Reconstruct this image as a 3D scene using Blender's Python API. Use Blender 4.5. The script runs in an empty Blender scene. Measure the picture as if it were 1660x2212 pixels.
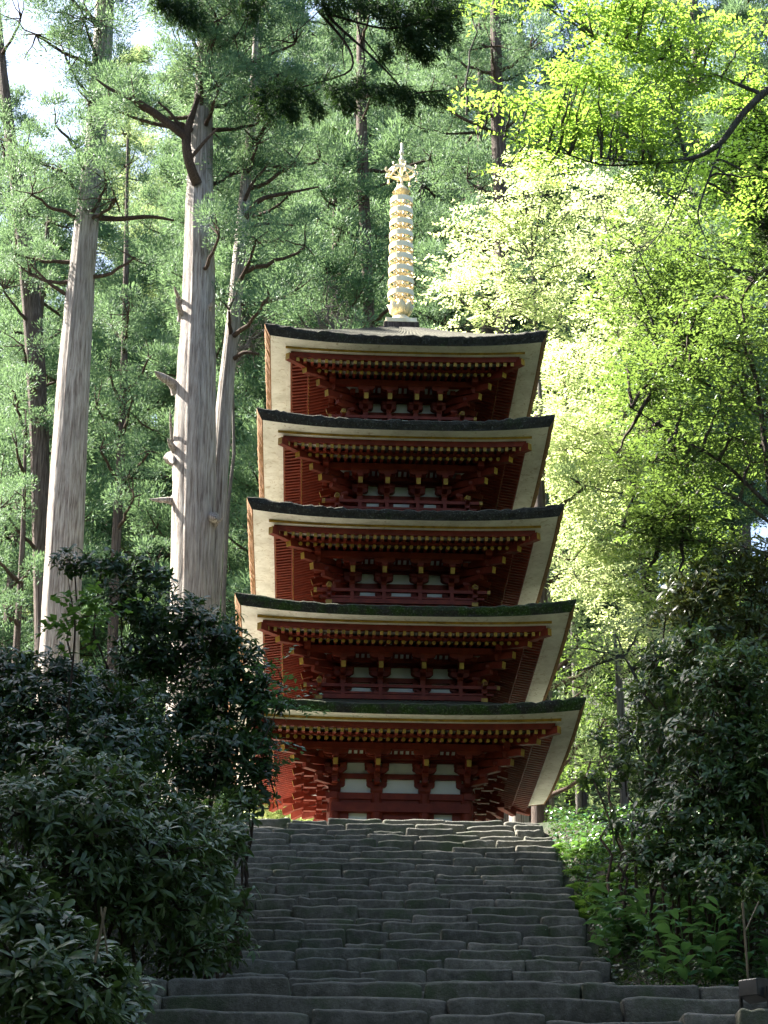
import bpy, math, random
import numpy as np
from mathutils import Vector, Matrix
PI = math.pi
rng = np.random.default_rng(7)
random.seed(7)
sc = bpy.context.scene
col = sc.collection

# ------------------------------------------------------------------ camera
F, TH, ROLL = 4773.9, 0.4034, 0.0095
ct, st = math.cos(TH), math.sin(TH)
cr, sr = math.cos(ROLL), math.sin(ROLL)
R0 = Vector((1, 0, 0)); U0 = Vector((0, -st, ct)); F0 = Vector((0, ct, st))
CR = cr*R0 + sr*U0; CU = -sr*R0 + cr*U0
cam_d = bpy.data.cameras.new('camera'); cam = bpy.data.objects.new('camera', cam_d); col.objects.link(cam)
cam.matrix_world = Matrix(((CR.x, CU.x, -F0.x, 0), (CR.y, CU.y, -F0.y, 0), (CR.z, CU.z, -F0.z, 0), (0, 0, 0, 1)))
cam_d.sensor_fit = 'HORIZONTAL'; cam_d.sensor_width = 36; cam_d.lens = F/1660*36
cam_d.clip_start = 0.1; cam_d.clip_end = 3000
sc.camera = cam
# ------------------------------------------------------------------ sky, sun, exposure
SUN = Vector((-0.64, 0.27, 0.72)).normalized()
w = bpy.data.worlds.new('World'); sc.world = w; w.use_nodes = True
nt = w.node_tree; bg = nt.nodes['Background']
sky = nt.nodes.new('ShaderNodeTexSky'); sky.sky_type = 'NISHITA'; sky.sun_disc = False
sky.sun_elevation = math.asin(SUN.z); sky.sun_rotation = math.atan2(SUN.x, SUN.y)
sky.dust_density = 3.0
nt.links.new(sky.outputs[0], bg.inputs[0]); bg.inputs[1].default_value = 0.06
sd = bpy.data.lights.new('sun', 'SUN'); sd.energy = 5.0; sd.angle = math.radians(0.55); sd.color = (1, 0.95, 0.86)
so = bpy.data.objects.new('sun', sd); col.objects.link(so)
so.rotation_euler = SUN.to_track_quat('Z', 'Y').to_euler()
sc.view_settings.view_transform = 'Standard'; sc.view_settings.look = 'None'
sc.view_settings.exposure = 3.1; sc.view_settings.gamma = 1
sc.cycles.max_bounces = 7; sc.cycles.diffuse_bounces = 4; sc.cycles.transmission_bounces = 4
sc.cycles.use_denoising = True
sc.cycles.sample_clamp_indirect = 6

# ------------------------------------------------------------------ helpers
def at(X, Y, yd):
    """photo position (in a 1660 x 2212 frame) -> point at forward distance yd"""
    dx, dy = X-830, Y-1106
    x = cr*dx + sr*dy; y = -sr*dx + cr*dy
    d = F0*F + R0*x - U0*y
    return d*(yd/d.y)
def pxm(yd, Y=1106):
    p = at(830, Y, yd); return F/(p.y*ct+p.z*st)
def tag(o, label=None, cat=None, group=None, kind=None):
    if label: o['label'] = label
    if cat: o['category'] = cat
    if group: o['group'] = group
    if kind: o['kind'] = kind
    return o
def empty(name, loc, label, cat, group=None, rz=0):
    o = bpy.data.objects.new(name, None); col.objects.link(o)
    o.location = loc; o.rotation_euler = (0, 0, rz); o.empty_display_size = .3
    return tag(o, label, cat, group)
def link_mesh(name, me, mats, parent=None, smooth=False, world=True):
    if not isinstance(mats, (list, tuple)): mats = [mats]
    for m in mats: me.materials.append(m)
    o = bpy.data.objects.new(name, me); col.objects.link(o)
    if smooth: me.polygons.foreach_set('use_smooth', np.ones(len(me.polygons), dtype=bool))
    if parent is not None:
        o.parent = parent
        if world:
            o.matrix_parent_inverse = (Matrix.Translation(parent.location) @ parent.rotation_euler.to_matrix().to_4x4()).inverted()
    return o
def np_mesh(name, V, Fc, k):
    """V (n,3); Fc (m,k) faces all with k corners"""
    me = bpy.data.meshes.new(name)
    me.vertices.add(len(V)); me.vertices.foreach_set('co', np.ascontiguousarray(V, dtype=np.float32).ravel())
    me.loops.add(len(Fc)*k); me.loops.foreach_set('vertex_index', np.ascontiguousarray(Fc, dtype=np.int32).ravel())
    me.polygons.add(len(Fc)); me.polygons.foreach_set('loop_start', np.arange(0, len(Fc)*k, k, dtype=np.int32))
    me.update(calc_edges=True); me.validate()
    return me
class MB:
    def __init__(s): s.v = []; s.f = []; s.m = []
    def add(s, V, Fc, m=0):
        o = len(s.v); s.v += [tuple(p) for p in V]; s.f += [tuple(i+o for i in f) for f in Fc]
        s.m += (m if isinstance(m, list) else [m]*len(Fc))
    def hexa(s, P, m=0, mm=None):
        Fc = [(0, 3, 2, 1), (4, 5, 6, 7), (0, 1, 5, 4), (1, 2, 6, 5), (2, 3, 7, 6), (3, 0, 4, 7)]
        ms = [m]*6
        if mm:
            for k, v in mm.items(): ms[k] = v
        s.add(P, Fc, ms)
    def box(s, a, b, m=0, mm=None):
        x0, y0, z0 = a; x1, y1, z1 = b
        s.hexa([(x0, y0, z0), (x1, y0, z0), (x1, y1, z0), (x0, y1, z0), (x0, y0, z1), (x1, y0, z1), (x1, y1, z1), (x0, y1, z1)], m, mm)
    def beam(s, p, q, w, h, m=0, endm=None, up=Vector((0, 0, 1))):
        """square beam p->q; endm = material of the q end"""
        p = Vector(p); q = Vector(q); d = (q-p).normalized(); sdn = d.cross(up).normalized()*(w/2); u = sdn.cross(d).normalized()*(h/2)
        P = [p-sdn-u, p+sdn-u, q+sdn-u, q-sdn-u, p-sdn+u, p+sdn+u, q+sdn+u, q-sdn+u]
        s.hexa(P, m, {4: endm} if endm is not None else None)
    def cyl(s, p, q, r0, r1, n=12, m=0, endm=None):
        p = Vector(p); q = Vector(q); d = (q-p).normalized()
        a = d.cross(Vector((0, 0, 1)) if abs(d.z) < .9 else Vector((1, 0, 0))).normalized(); b = d.cross(a)
        V = [c+(a*math.cos(t)+b*math.sin(t))*r for c, r in ((p, r0), (q, r1)) for t in [2*PI*i/n for i in range(n)]]
        Fc = [(i, (i+1) % n, n+(i+1) % n, n+i) for i in range(n)]+[tuple(range(n))[::-1], tuple(range(n, 2*n))]
        s.add(V, Fc, [m]*n+[m, endm if endm is not None else m])
    def lathe(s, prof, n=24, m=0, c=(0, 0)):
        V = []
        for r, z in prof:
            V += [(c[0]+r*math.cos(2*PI*i/n), c[1]+r*math.sin(2*PI*i/n), z) for i in range(n)]
        Fc = []
        for j in range(len(prof)-1):
            for i in range(n): Fc.append((j*n+i, j*n+(i+1) % n, (j+1)*n+(i+1) % n, (j+1)*n+i))
        s.add(V, Fc, m)
    def rot(s, k, start=0):
        c, sn = [(1, 0), (0, 1), (-1, 0), (0, -1)][k]
        for i in range(start, len(s.v)):
            x, y, z = s.v[i]; s.v[i] = (c*x-sn*y, sn*x+c*y, z)
    def build(s, name, mats, parent=None, smooth=False, bevel=0):
        me = bpy.data.meshes.new(name); me.from_pydata(s.v, [], s.f)
        me.polygons.foreach_set('material_index', s.m); me.update()
        o = link_mesh(name, me, mats, parent, smooth, world=False)
        if bevel:
            b = o.modifiers.new('bevel', 'BEVEL'); b.width = bevel; b.segments = 2; b.limit_method = 'ANGLE'
        return o

# ------------------------------------------------------------------ materials
def mat(name):
    m = bpy.data.materials.new(name); m.use_nodes = True
    n = m.node_tree; b = n.nodes['Principled BSDF']; return m, n, b
def noise(n, scale, detail=4, vec=None, rough=.6):
    t = n.nodes.new('ShaderNodeTexNoise'); t.inputs['Scale'].default_value = scale; t.inputs['Detail'].default_value = detail
    t.inputs['Roughness'].default_value = rough
    if vec is not None: n.links.new(vec, t.inputs['Vector'])
    return t
def coords(n, kind='Object', scale=(1, 1, 1)):
    c = n.nodes.new('ShaderNodeTexCoord'); mp = n.nodes.new('ShaderNodeMapping'); mp.inputs['Scale'].default_value = scale
    n.links.new(c.outputs[kind], mp.inputs[0]); return mp.outputs[0]
def ramp(n, fac, stops):
    r = n.nodes.new('ShaderNodeValToRGB'); e = r.color_ramp.elements
    while len(e) < len(stops): e.new(.5)
    for i, (p, c) in enumerate(stops): e[i].position = p; e[i].color = (*c, 1)
    n.links.new(fac, r.inputs[0]); return r.outputs[0]
def mixc(n, fac, a, b):
    m = n.nodes.new('ShaderNodeMix'); m.data_type = 'RGBA'
    for s_, v in ((m.inputs[0], fac), (m.inputs[6], a), (m.inputs[7], b)):
        if isinstance(v, (int, float)): s_.default_value = v
        elif isinstance(v, tuple): s_.default_value = (*v, 1)
        else: n.links.new(v, s_)
    return m.outputs[2]
def bump(n, b, h, strength=.5, dist=.02):
    bp = n.nodes.new('ShaderNodeBump'); bp.inputs['Strength'].default_value = strength; bp.inputs['Distance'].default_value = dist
    n.links.new(h, bp.inputs['Height']); n.links.new(bp.outputs[0], b.inputs['Normal'])
def simple(name, c1, c2, scale=3, rough=.7, bs=.3, stretch=(1, 1, 1), metal=0, spec=.3, lo=.35, hi=.65, bd=.01):
    m, n, b = mat(name); v = coords(n, 'Object', stretch); t = noise(n, scale, 6, v)
    n.links.new(ramp(n, t.outputs[0], [(lo, c1), (hi, c2)]), b.inputs['Base Color'])
    b.inputs['Roughness'].default_value = rough; b.inputs['Metallic'].default_value = metal
    b.inputs['Specular IOR Level'].default_value = spec
    t2 = noise(n, scale*6, 4, v); bump(n, b, t2.outputs[0], bs, bd); return m
M_red = simple('vermilion_paint', (.135, .016, .009), (.215, .030, .014), 5, .6, .3)
M_white = simple('white_painted_board', (.60, .56, .50), (.76, .72, .66), 3, .75, .3, (1, 1, 1), lo=.25, hi=.5)
def mk_board():
    m, n, b = mat('weathered_white_board'); v = coords(n); t = noise(n, 2.5, 6, v, .7); t2 = noise(n, 18, 6, v, .8); t3 = noise(n, .9, 3, v)
    wv = n.nodes.new('ShaderNodeTexNoise'); wv.inputs['Scale'].default_value = 5; wv.inputs['Detail'].default_value = 6; wv.inputs['Distortion'].default_value = 2.5; n.links.new(v, wv.inputs[0])
    c = ramp(n, t.outputs[0], [(.3, (.55, .52, .46)), (.6, (.78, .76, .71))])
    c = mixc(n, ramp(n, wv.outputs[0], [(.60, (0, 0, 0)), (.66, (.55, .55, .55))]), c, (.36, .27, .16))
    c = mixc(n, ramp(n, t2.outputs[0], [(.62, (0, 0, 0)), (.7, (.5, .5, .5))]), c, (.42, .38, .32))
    n.links.new(c, b.inputs['Base Color']); b.inputs['Roughness'].default_value = .8; bump(n, b, t2.outputs[0], .4, .01); return m
M_white = mk_board()
M_plaster = simple('white_plaster', (.74, .76, .78), (.84, .86, .88), 2, .85, .15)
M_gold = simple('yellow_gilt', (.24, .135, .02), (.48, .29, .04), 6, .5, .2)
M_spire = simple('pale_gilt_bronze', (.64, .53, .30), (.84, .75, .52), 3, .42, .2, metal=.2, spec=.5)
M_barkedge = simple('cypress_bark_cut', (.16, .075, .03), (.30, .16, .07), 14, .9, 1, (1, 1, 3))
def mk_bark_roof(name, lo, hi):
    m, n, b = mat(name); v = coords(n)
    t = noise(n, 2.2, 8, v, .7); t2 = noise(n, 9, 6, v, .7); t3 = noise(n, 26, 5, v, .75)
    base = ramp(n, t2.outputs[0], [(.3, (.018, .018, .017)), (.7, (.06, .055, .048))])
    moss = ramp(n, t3.outputs[0], [(.35, (.012, .028, .008)), (.7, (.07, .12, .025))])
    c = mixc(n, ramp(n, t.outputs[0], [(lo, (0, 0, 0)), (hi, (1, 1, 1))]), base, moss)
    c = mixc(n, ramp(n, t3.outputs[0], [(.56, (0, 0, 0)), (.68, (.8, .8, .8))]), c, (.20, .22, .20))
    # moss and lichen gather on whatever faces up
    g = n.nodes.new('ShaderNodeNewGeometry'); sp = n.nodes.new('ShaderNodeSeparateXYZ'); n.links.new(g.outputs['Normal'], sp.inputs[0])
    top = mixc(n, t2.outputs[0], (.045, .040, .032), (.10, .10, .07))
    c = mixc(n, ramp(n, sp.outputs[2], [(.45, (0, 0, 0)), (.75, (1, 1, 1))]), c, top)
    n.links.new(c, b.inputs['Base Color']); b.inputs['Roughness'].default_value = .95; b.inputs['Specular IOR Level'].default_value = .15
    bump(n, b, t3.outputs[0], 1, .03); return m
M_roof = mk_bark_roof('mossy_cypress_bark', .42, .56); M_roof2 = mk_bark_roof('lichened_cypress_bark', .56, .72)
def mk_stone():
    m, n, b = mat('weathered_step_stone'); v = coords(n)
    g = n.nodes.new('ShaderNodeNewGeometry')
    t = noise(n, 1.3, 8, v, .7); t2 = noise(n, 7, 8, v, .75); t3 = noise(n, 40, 5, v, .7); t4 = noise(n, 3.5, 6, v, .6)
    a = ramp(n, t2.outputs[0], [(.3, (.065, .062, .05)), (.5, (.14, .132, .108)), (.75, (.29, .272, .23))])
    isl = ramp(n, g.outputs['Random Per Island'], [(0, (.62, .62, .6)), (1, (1.15, 1.12, 1.08))])
    mm = n.nodes.new('ShaderNodeMix'); mm.data_type = 'RGBA'; mm.blend_type = 'MULTIPLY'; mm.inputs[0].default_value = 1
    n.links.new(a, mm.inputs[6]); n.links.new(isl, mm.inputs[7])
    c = mixc(n, ramp(n, t.outputs[0], [(.49, (0, 0, 0)), (.64, (.8, .8, .8))]), mm.outputs[2], (.045, .065, .025))
    c = mixc(n, ramp(n, t4.outputs[0], [(.60, (0, 0, 0)), (.66, (.6, .6, .6))]), c, (.07, .065, .055))
    c = mixc(n, ramp(n, t3.outputs[0], [(.66, (0, 0, 0)), (.72, (.7, .7, .7))]), c, (.33, .34, .31))
    sp = n.nodes.new('ShaderNodeSeparateXYZ'); n.links.new(g.outputs['Normal'], sp.inputs[0])      # paler where the stone faces up
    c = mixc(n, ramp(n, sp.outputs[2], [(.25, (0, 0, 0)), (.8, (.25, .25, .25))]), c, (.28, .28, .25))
    n.links.new(c, b.inputs['Base Color']); b.inputs['Roughness'].default_value = .85; b.inputs['Specular IOR Level'].default_value = .25
    ad = n.nodes.new('ShaderNodeMath'); ad.operation = 'ADD'; n.links.new(t2.outputs[0], ad.inputs[0]); n.links.new(t3.outputs[0], ad.inputs[1])
    bump(n, b, ad.outputs[0], .8, .02); return m
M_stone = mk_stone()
def mk_ground():
    m, n, b = mat('forest_floor'); v = coords(n)
    t = noise(n, .8, 8, v, .7); t2 = noise(n, 12, 6, v, .7)
    c = ramp(n, t2.outputs[0], [(.3, (.015, .011, .007)), (.55, (.04, .03, .018)), (.75, (.09, .065, .04))])
    c = mixc(n, ramp(n, t.outputs[0], [(.42, (0, 0, 0)), (.56, (1, 1, 1))]), c, (.02, .035, .009))
    n.links.new(c, b.inputs['Base Color']); b.inputs['Roughness'].default_value = .95
    bump(n, b, t2.outputs[0], 1, .05); return m
M_ground = mk_ground()
def mk_bark(name, c1, c2, c3, sc_=1.0):
    m, n, b = mat(name); v = coords(n, 'Object', (8*sc_, 8*sc_, .45*sc_)); v2 = coords(n, 'Object', (1, 1, .5))
    t = noise(n, 3, 8, v, .65); t2 = noise(n, .7, 5, v2, .6); t3 = noise(n, 14, 6, v, .7)
    a = ramp(n, t.outputs[0], [(.34, c1), (.5, c2), (.66, c3)])
    c = mixc(n, ramp(n, t2.outputs[0], [(.45, (0, 0, 0)), (.7, (.7, .7, .7))]), a, tuple(x*.6 for x in c2)); c = mixc(n, ramp(n, t3.outputs[0], [(.60, (0, 0, 0)), (.68, (.45, .45, .45))]), c, (.16, .19, .12))
    n.links.new(c, b.inputs['Base Color']); b.inputs['Roughness'].default_value = .9; b.inputs['Specular IOR Level'].default_value = .15
    ad = n.nodes.new('ShaderNodeMath'); ad.operation = 'ADD'; n.links.new(t.outputs[0], ad.inputs[0]); n.links.new(t3.outputs[0], ad.inputs[1])
    bump(n, b, ad.outputs[0], 1, .08); return m
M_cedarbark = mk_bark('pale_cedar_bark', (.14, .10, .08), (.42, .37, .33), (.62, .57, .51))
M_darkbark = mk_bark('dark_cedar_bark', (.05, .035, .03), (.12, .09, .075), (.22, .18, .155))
M_branch = mk_bark('brown_branch_bark', (.05, .035, .025), (.12, .08, .06), (.20, .15, .12), 3)
M_greybranch = mk_bark('grey_branch_bark', (.10, .09, .08), (.20, .18, .16), (.32, .30, .27), 3)
def leafm(name, c1, c2, trans, tcol, rough=.45, spec=.35):
    m = bpy.data.materials.new(name); m.use_nodes = True; n = m.node_tree; b = n.nodes['Principled BSDF']; out = n.nodes['Material Output']
    g = n.nodes.new('ShaderNodeNewGeometry'); v = coords(n, 'Generated' if False else 'Object'); t = noise(n, .9, 3, v)
    a = mixc(n, g.outputs['Random Per Island'], c1, c2)
    c = mixc(n, ramp(n, t.outputs[0], [(.35, (0, 0, 0)), (.65, (.6, .6, .6))]), a, tuple((p*.5+q*.5)*.75 for p, q in zip(c1, c2)))
    n.links.new(c, b.inputs['Base Color']); b.inputs['Roughness'].default_value = rough; b.inputs['Specular IOR Level'].default_value = spec
    tr = n.nodes.new('ShaderNodeBsdfTranslucent')
    tr.inputs[0].default_value = (*tcol, 1)
    mx = n.nodes.new('ShaderNodeMixShader'); mx.inputs[0].default_value = trans
    n.links.new(b.outputs[0], mx.inputs[1]); n.links.new(tr.outputs[0], mx.inputs[2]); n.links.new(mx.outputs[0], out.inputs[0]); return m
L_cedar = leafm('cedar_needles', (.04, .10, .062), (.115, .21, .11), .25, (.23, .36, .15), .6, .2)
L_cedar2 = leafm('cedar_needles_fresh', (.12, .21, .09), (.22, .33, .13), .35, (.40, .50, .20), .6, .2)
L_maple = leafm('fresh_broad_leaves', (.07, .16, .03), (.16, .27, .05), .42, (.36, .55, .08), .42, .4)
L_mid = leafm('shade_tinted_broad_leaves', (.03, .08, .022), (.07, .14, .04), .3, (.22, .34, .06), .38, .45)  # shade of the right-hand trees is put into this darker leaf colour
L_maplefar = leafm('sun_tinted_broad_leaves', (.28, .38, .15), (.42, .50, .23), .45, (.64, .72, .32), .45, .4)  # sun glare is put into this very pale leaf colour
L_dark = leafm('dark_glossy_leaves', (.014, .04, .012), (.045, .09, .022), .14, (.12, .24, .03), .34, .42)
L_rhodo = leafm('long_leathery_leaves', (.025, .065, .018), (.11, .16, .05), .14, (.16, .28, .05), .38, .4)
L_olive = leafm('bronze_tinged_leaves', (.035, .06, .015), (.08, .10, .025), .2, (.28, .32, .05), .36, .5)
L_herb = leafm('broad_herb_leaves', (.03, .11, .05), (.07, .19, .08), .2, (.18, .38, .08), .34, .55)
L_rhodo2 = leafm('mixed_leathery_leaves', (.025, .06, .018), (.08, .14, .035), .15, (.18, .30, .05), .36, .45)
L_fern = leafm('bright_fern_leaves', (.045, .12, .02), (.08, .17, .03), .3, (.18, .34, .05), .5, .3)
L_conif = leafm('dark_cypress_sprays', (.02, .05, .022), (.05, .09, .03), .25, (.10, .20, .04), .6, .2)

# ------------------------------------------------------------------ terrain
def prof(y):
    return np.interp(y, [-60, 8, 20, 23.2, 36, 58, 75, 160, 300, 900], [-1.6, -1.6, 3.88, 3.9, 9.75, 9.9, 14, 62, 100, 140])
def hgt(x, y):
    x = np.asarray(x, float); y = np.asarray(y, float)
    base = prof(y); wl = np.interp(y, [20, 23.2, 24], [3.3, 3.3, 2.45])
    d = np.maximum(np.abs(x-.15)-wl, 0)
    k = np.interp(y, [0, 10, 34, 38], [.25, .32, .25, .0])
    side = np.minimum(d, 8)*k*np.where(x > 0, .7, 1.1)
    bumpy = (np.sin(x*1.3+y*.7)*.08+np.sin(x*.5-y*.9+2)*.12)*np.clip(d*1.5, 0, 1)
    under = np.where(d <= 0, -.35, np.interp(d, [0, .5], [-.35, 0]))
    under = np.where((y > 35.9) | (y < 7.5), 0, under)
    return base+side+bumpy+under
gx = np.concatenate([np.linspace(-700, -90, 12), np.linspace(-80, -12, 30), np.linspace(-11, 11, 111), np.linspace(12, 80, 30), np.linspace(90, 700, 12)])
gy = np.concatenate([np.linspace(-500, -40, 10), np.linspace(-30, 6, 12), np.linspace(7, 50, 140), np.linspace(51, 160, 60), np.linspace(180, 900, 14)])
GX, GY = np.meshgrid(gx, gy); GZ = hgt(GX, GY)
V = np.stack([GX.ravel(), GY.ravel(), GZ.ravel()], 1); nx = len(gx); ny = len(gy)
I = (np.arange(ny-1)[:, None]*nx+np.arange(nx-1)[None, :]).ravel()
g = link_mesh('ground', np_mesh('ground', V, np.stack([I, I+1, I+nx+1, I+nx], 1), 4), M_ground, smooth=True)
tag(g, 'dark forest floor rising in banks on both sides of the steps', kind='structure')

M_gravel = simple('pale_bounce_gravel', (.60, .55, .47), (.76, .70, .61), 18, .95, .6)  # bright gravel, added out of view to reflect sun under the left eaves
tx = np.linspace(-13, 9, 36); ty = np.linspace(36.6, 54, 28); TX, TY = np.meshgrid(tx, ty)
V = np.stack([TX.ravel(), TY.ravel(), hgt(TX, TY).ravel()+.03], 1)
I = np.array([j*36+i for j in range(27) for i in range(35) if (ty[j] > 41.3 and (tx[i] < -2.0 or ty[j] > 44)) or (ty[j] > 39.6 and tx[i] < -3.1)])  # gravel cut to the left and back for its bounce; front left bare
g = link_mesh('terrace', np_mesh('terrace', V, np.stack([I, I+1, I+37, I+36], 1), 4), M_gravel)
tag(g, 'unseen pale gravel terrace left of and behind the pagoda, added to bounce sunlight', kind='structure')
# ------------------------------------------------------------------ stone staircase
def stone_verts(x0, x1, yf, zb, zt, dep, seed):
    r = np.random.default_rng(seed); n = 9; rd = .03
    # cross-section (y forward, z up), walking round the front
    pr = [(dep, zb), (0.03, zb), (0.0, zb+.03), (-.005, (zb+zt)/2), (0, zt-rd), (rd*.3, zt-rd*.3), (rd, zt), (dep*.5, zt+.004), (dep, zt+.002)]
    xs = [0, .012, .04] + list(np.linspace(.12, .88, n-4)) + [.96, .988, 1]; V = []
    wv = [r.uniform(-1, 1, 3) for _ in range(3)]
    tilt = r.uniform(-.015, .015); skew = r.uniform(-.03, .03)
    L = x1-x0; er = min(.026, L*.1)
    for i, t in enumerate(xs):
        if i in (0, len(xs)-1): e = 1
        elif i in (1, len(xs)-2): e = .55
        elif i in (2, len(xs)-3): e = .15
        else: e = 0
        x = x0+(x1-x0)*t
        for y, z in pr:
            topness = (z-zb)/(zt-zb)
            dz = tilt*(t-.5)*topness + .008*math.sin(5*t+wv[0][0]*6)*topness + .008*math.sin(13*t+wv[0][1]*6)*topness
            dy = skew*(t-.5) + .018*math.sin(4*t+wv[1][0]*6+z*8) + .008*math.sin(17*t+wv[1][1]*9-z*14)
            yy = y+er*.7*e*(1-y/dep); zz = z-er*.7*e*topness+dz
            V.append((x+.012*math.sin(z*20+seed), yf+yy+dy, zz))
    k = len(pr); Fc = []
    for i in range(len(xs)-1):
        for j in range(k): Fc.append((i*k+j, i*k+(j+1) % k, (i+1)*k+(j+1) % k, (i+1)*k+j))
    Fc.append(tuple(range(k))[::-1]); Fc.append(tuple((len(xs)-1)*k+j for j in range(k)))
    return V, Fc
stairs = empty('stone_staircase', (0.15, 8, -1.6), 'long flight of dark weathered stone steps climbing to the red pagoda', 'staircase')
def flight(y0, z0, y1, z1, n, xl, xr, wlo, whi, lowvis=True):
    for i in range(n):
        yf = y0+(y1-y0)*i/n; zb = z0+(z1-z0)*i/n; zt = z0+(z1-z0)*(i+1)/n; rise = zt-zb
        m = MB(); l = xl(yf)+random.uniform(-.12, .1); rgt = xr(yf)+random.uniform(-.05, .12); x = l; k = 0
        while x < rgt-.05:
            Lx = random.uniform(wlo, whi)
            if random.random() < .18: Lx *= 1.5
            xe = x+Lx
            if rgt-xe < wlo*.7: xe = rgt
            xe = min(xe, rgt)
            gap = random.uniform(.003, .014)
            dt = random.uniform(-.022, .012); 
            if random.random() < .1: dt -= .05
            V, Fc = stone_verts(x+gap, xe-gap, yf+random.uniform(-.03, .03), zb-.1, zt+dt, (y1-y0)/n+.22, random.randint(0, 10**6))
            m.add(V, Fc); x = xe; k += 1
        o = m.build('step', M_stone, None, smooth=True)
        o.parent = stairs; o.matrix_parent_inverse = Matrix.Translation(stairs.location).inverted()
flight(8, -1.6, 20.2, 3.88, 24, lambda y: -3.2, lambda y: 3.45, .8, 1.7)
flight(23.2, 3.88, 36.2, 9.72, 27, lambda y: -2.35-(36-y)*.012, lambda y: 2.62, .5, 1.05)
# landing paving
m = MB()
for j in range(4):
    x = -3.2
    while x < 3.3:
        L = random.uniform(.6, 1.2); V, Fc = stone_verts(x+.01, min(x+L, 3.5)-.01, 20.75+j*.62, 3.6, 3.87+random.uniform(-.01, .01), .62, random.randint(0, 10**6)); m.add(V, Fc); x += L
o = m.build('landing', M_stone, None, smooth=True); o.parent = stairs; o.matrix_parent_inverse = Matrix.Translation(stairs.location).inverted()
# terrace edge stones right of the top step
m = MB(); x = 2.75
while x < 6.5:
    L = random.uniform(.6, 1.1); V, Fc = stone_verts(x, x+L-.02, 36.0, 9.2, 9.62+random.uniform(-.03, .02), .4, random.randint(0, 10**6)); m.add(V, Fc); x += L
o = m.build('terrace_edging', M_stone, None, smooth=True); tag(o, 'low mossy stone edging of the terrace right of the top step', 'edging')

# ------------------------------------------------------------------ pagoda
PXc, PYc, ZG, PSI = .3173, 41.5, 9.75, .0337
pag = empty('pagoda', (PXc, PYc, ZG), 'red five-storied pagoda with white plaster, mossy bark roofs and a tall gilt spire', 'pagoda', rz=PSI)
B = [1.24, 1.12, .967, .842, .747]
Z = [z-ZG for z in (12.391, 14.336, 16.334, 18.275, 20.171)]
OV = 1.535
RED, GOLD = 0, 1
def raise_(t, r): return r*abs(t)**2.8
def ring4(m, build, *a):
    for k in range(4):
        s0 = len(m.v); build(m, *a); m.rot(k, s0)
def add_bev(o, wd):
    b = o.modifiers.new('bevel', 'BEVEL'); b.width = wd; b.segments = 1; b.limit_method = 'ANGLE'
def strip(m, rows, n=24, mats=None):
    """rows: list of (half width = distance, z, raise); side facing -y"""
    V = []
    for (d, z, r) in rows:
        for i in range(n+1):
            t = -1+2*i/n; V.append((t*d, -d, z+raise_(t, r)))
    Fc = []; ms = []
    for j in range(len(rows)-1):
        for i in range(n):
            Fc.append((j*(n+1)+i, j*(n+1)+i+1, (j+1)*(n+1)+i+1, (j+1)*(n+1)+i)); ms.append(mats[j] if mats else 0)
    m.add(V, Fc, ms)
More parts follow.
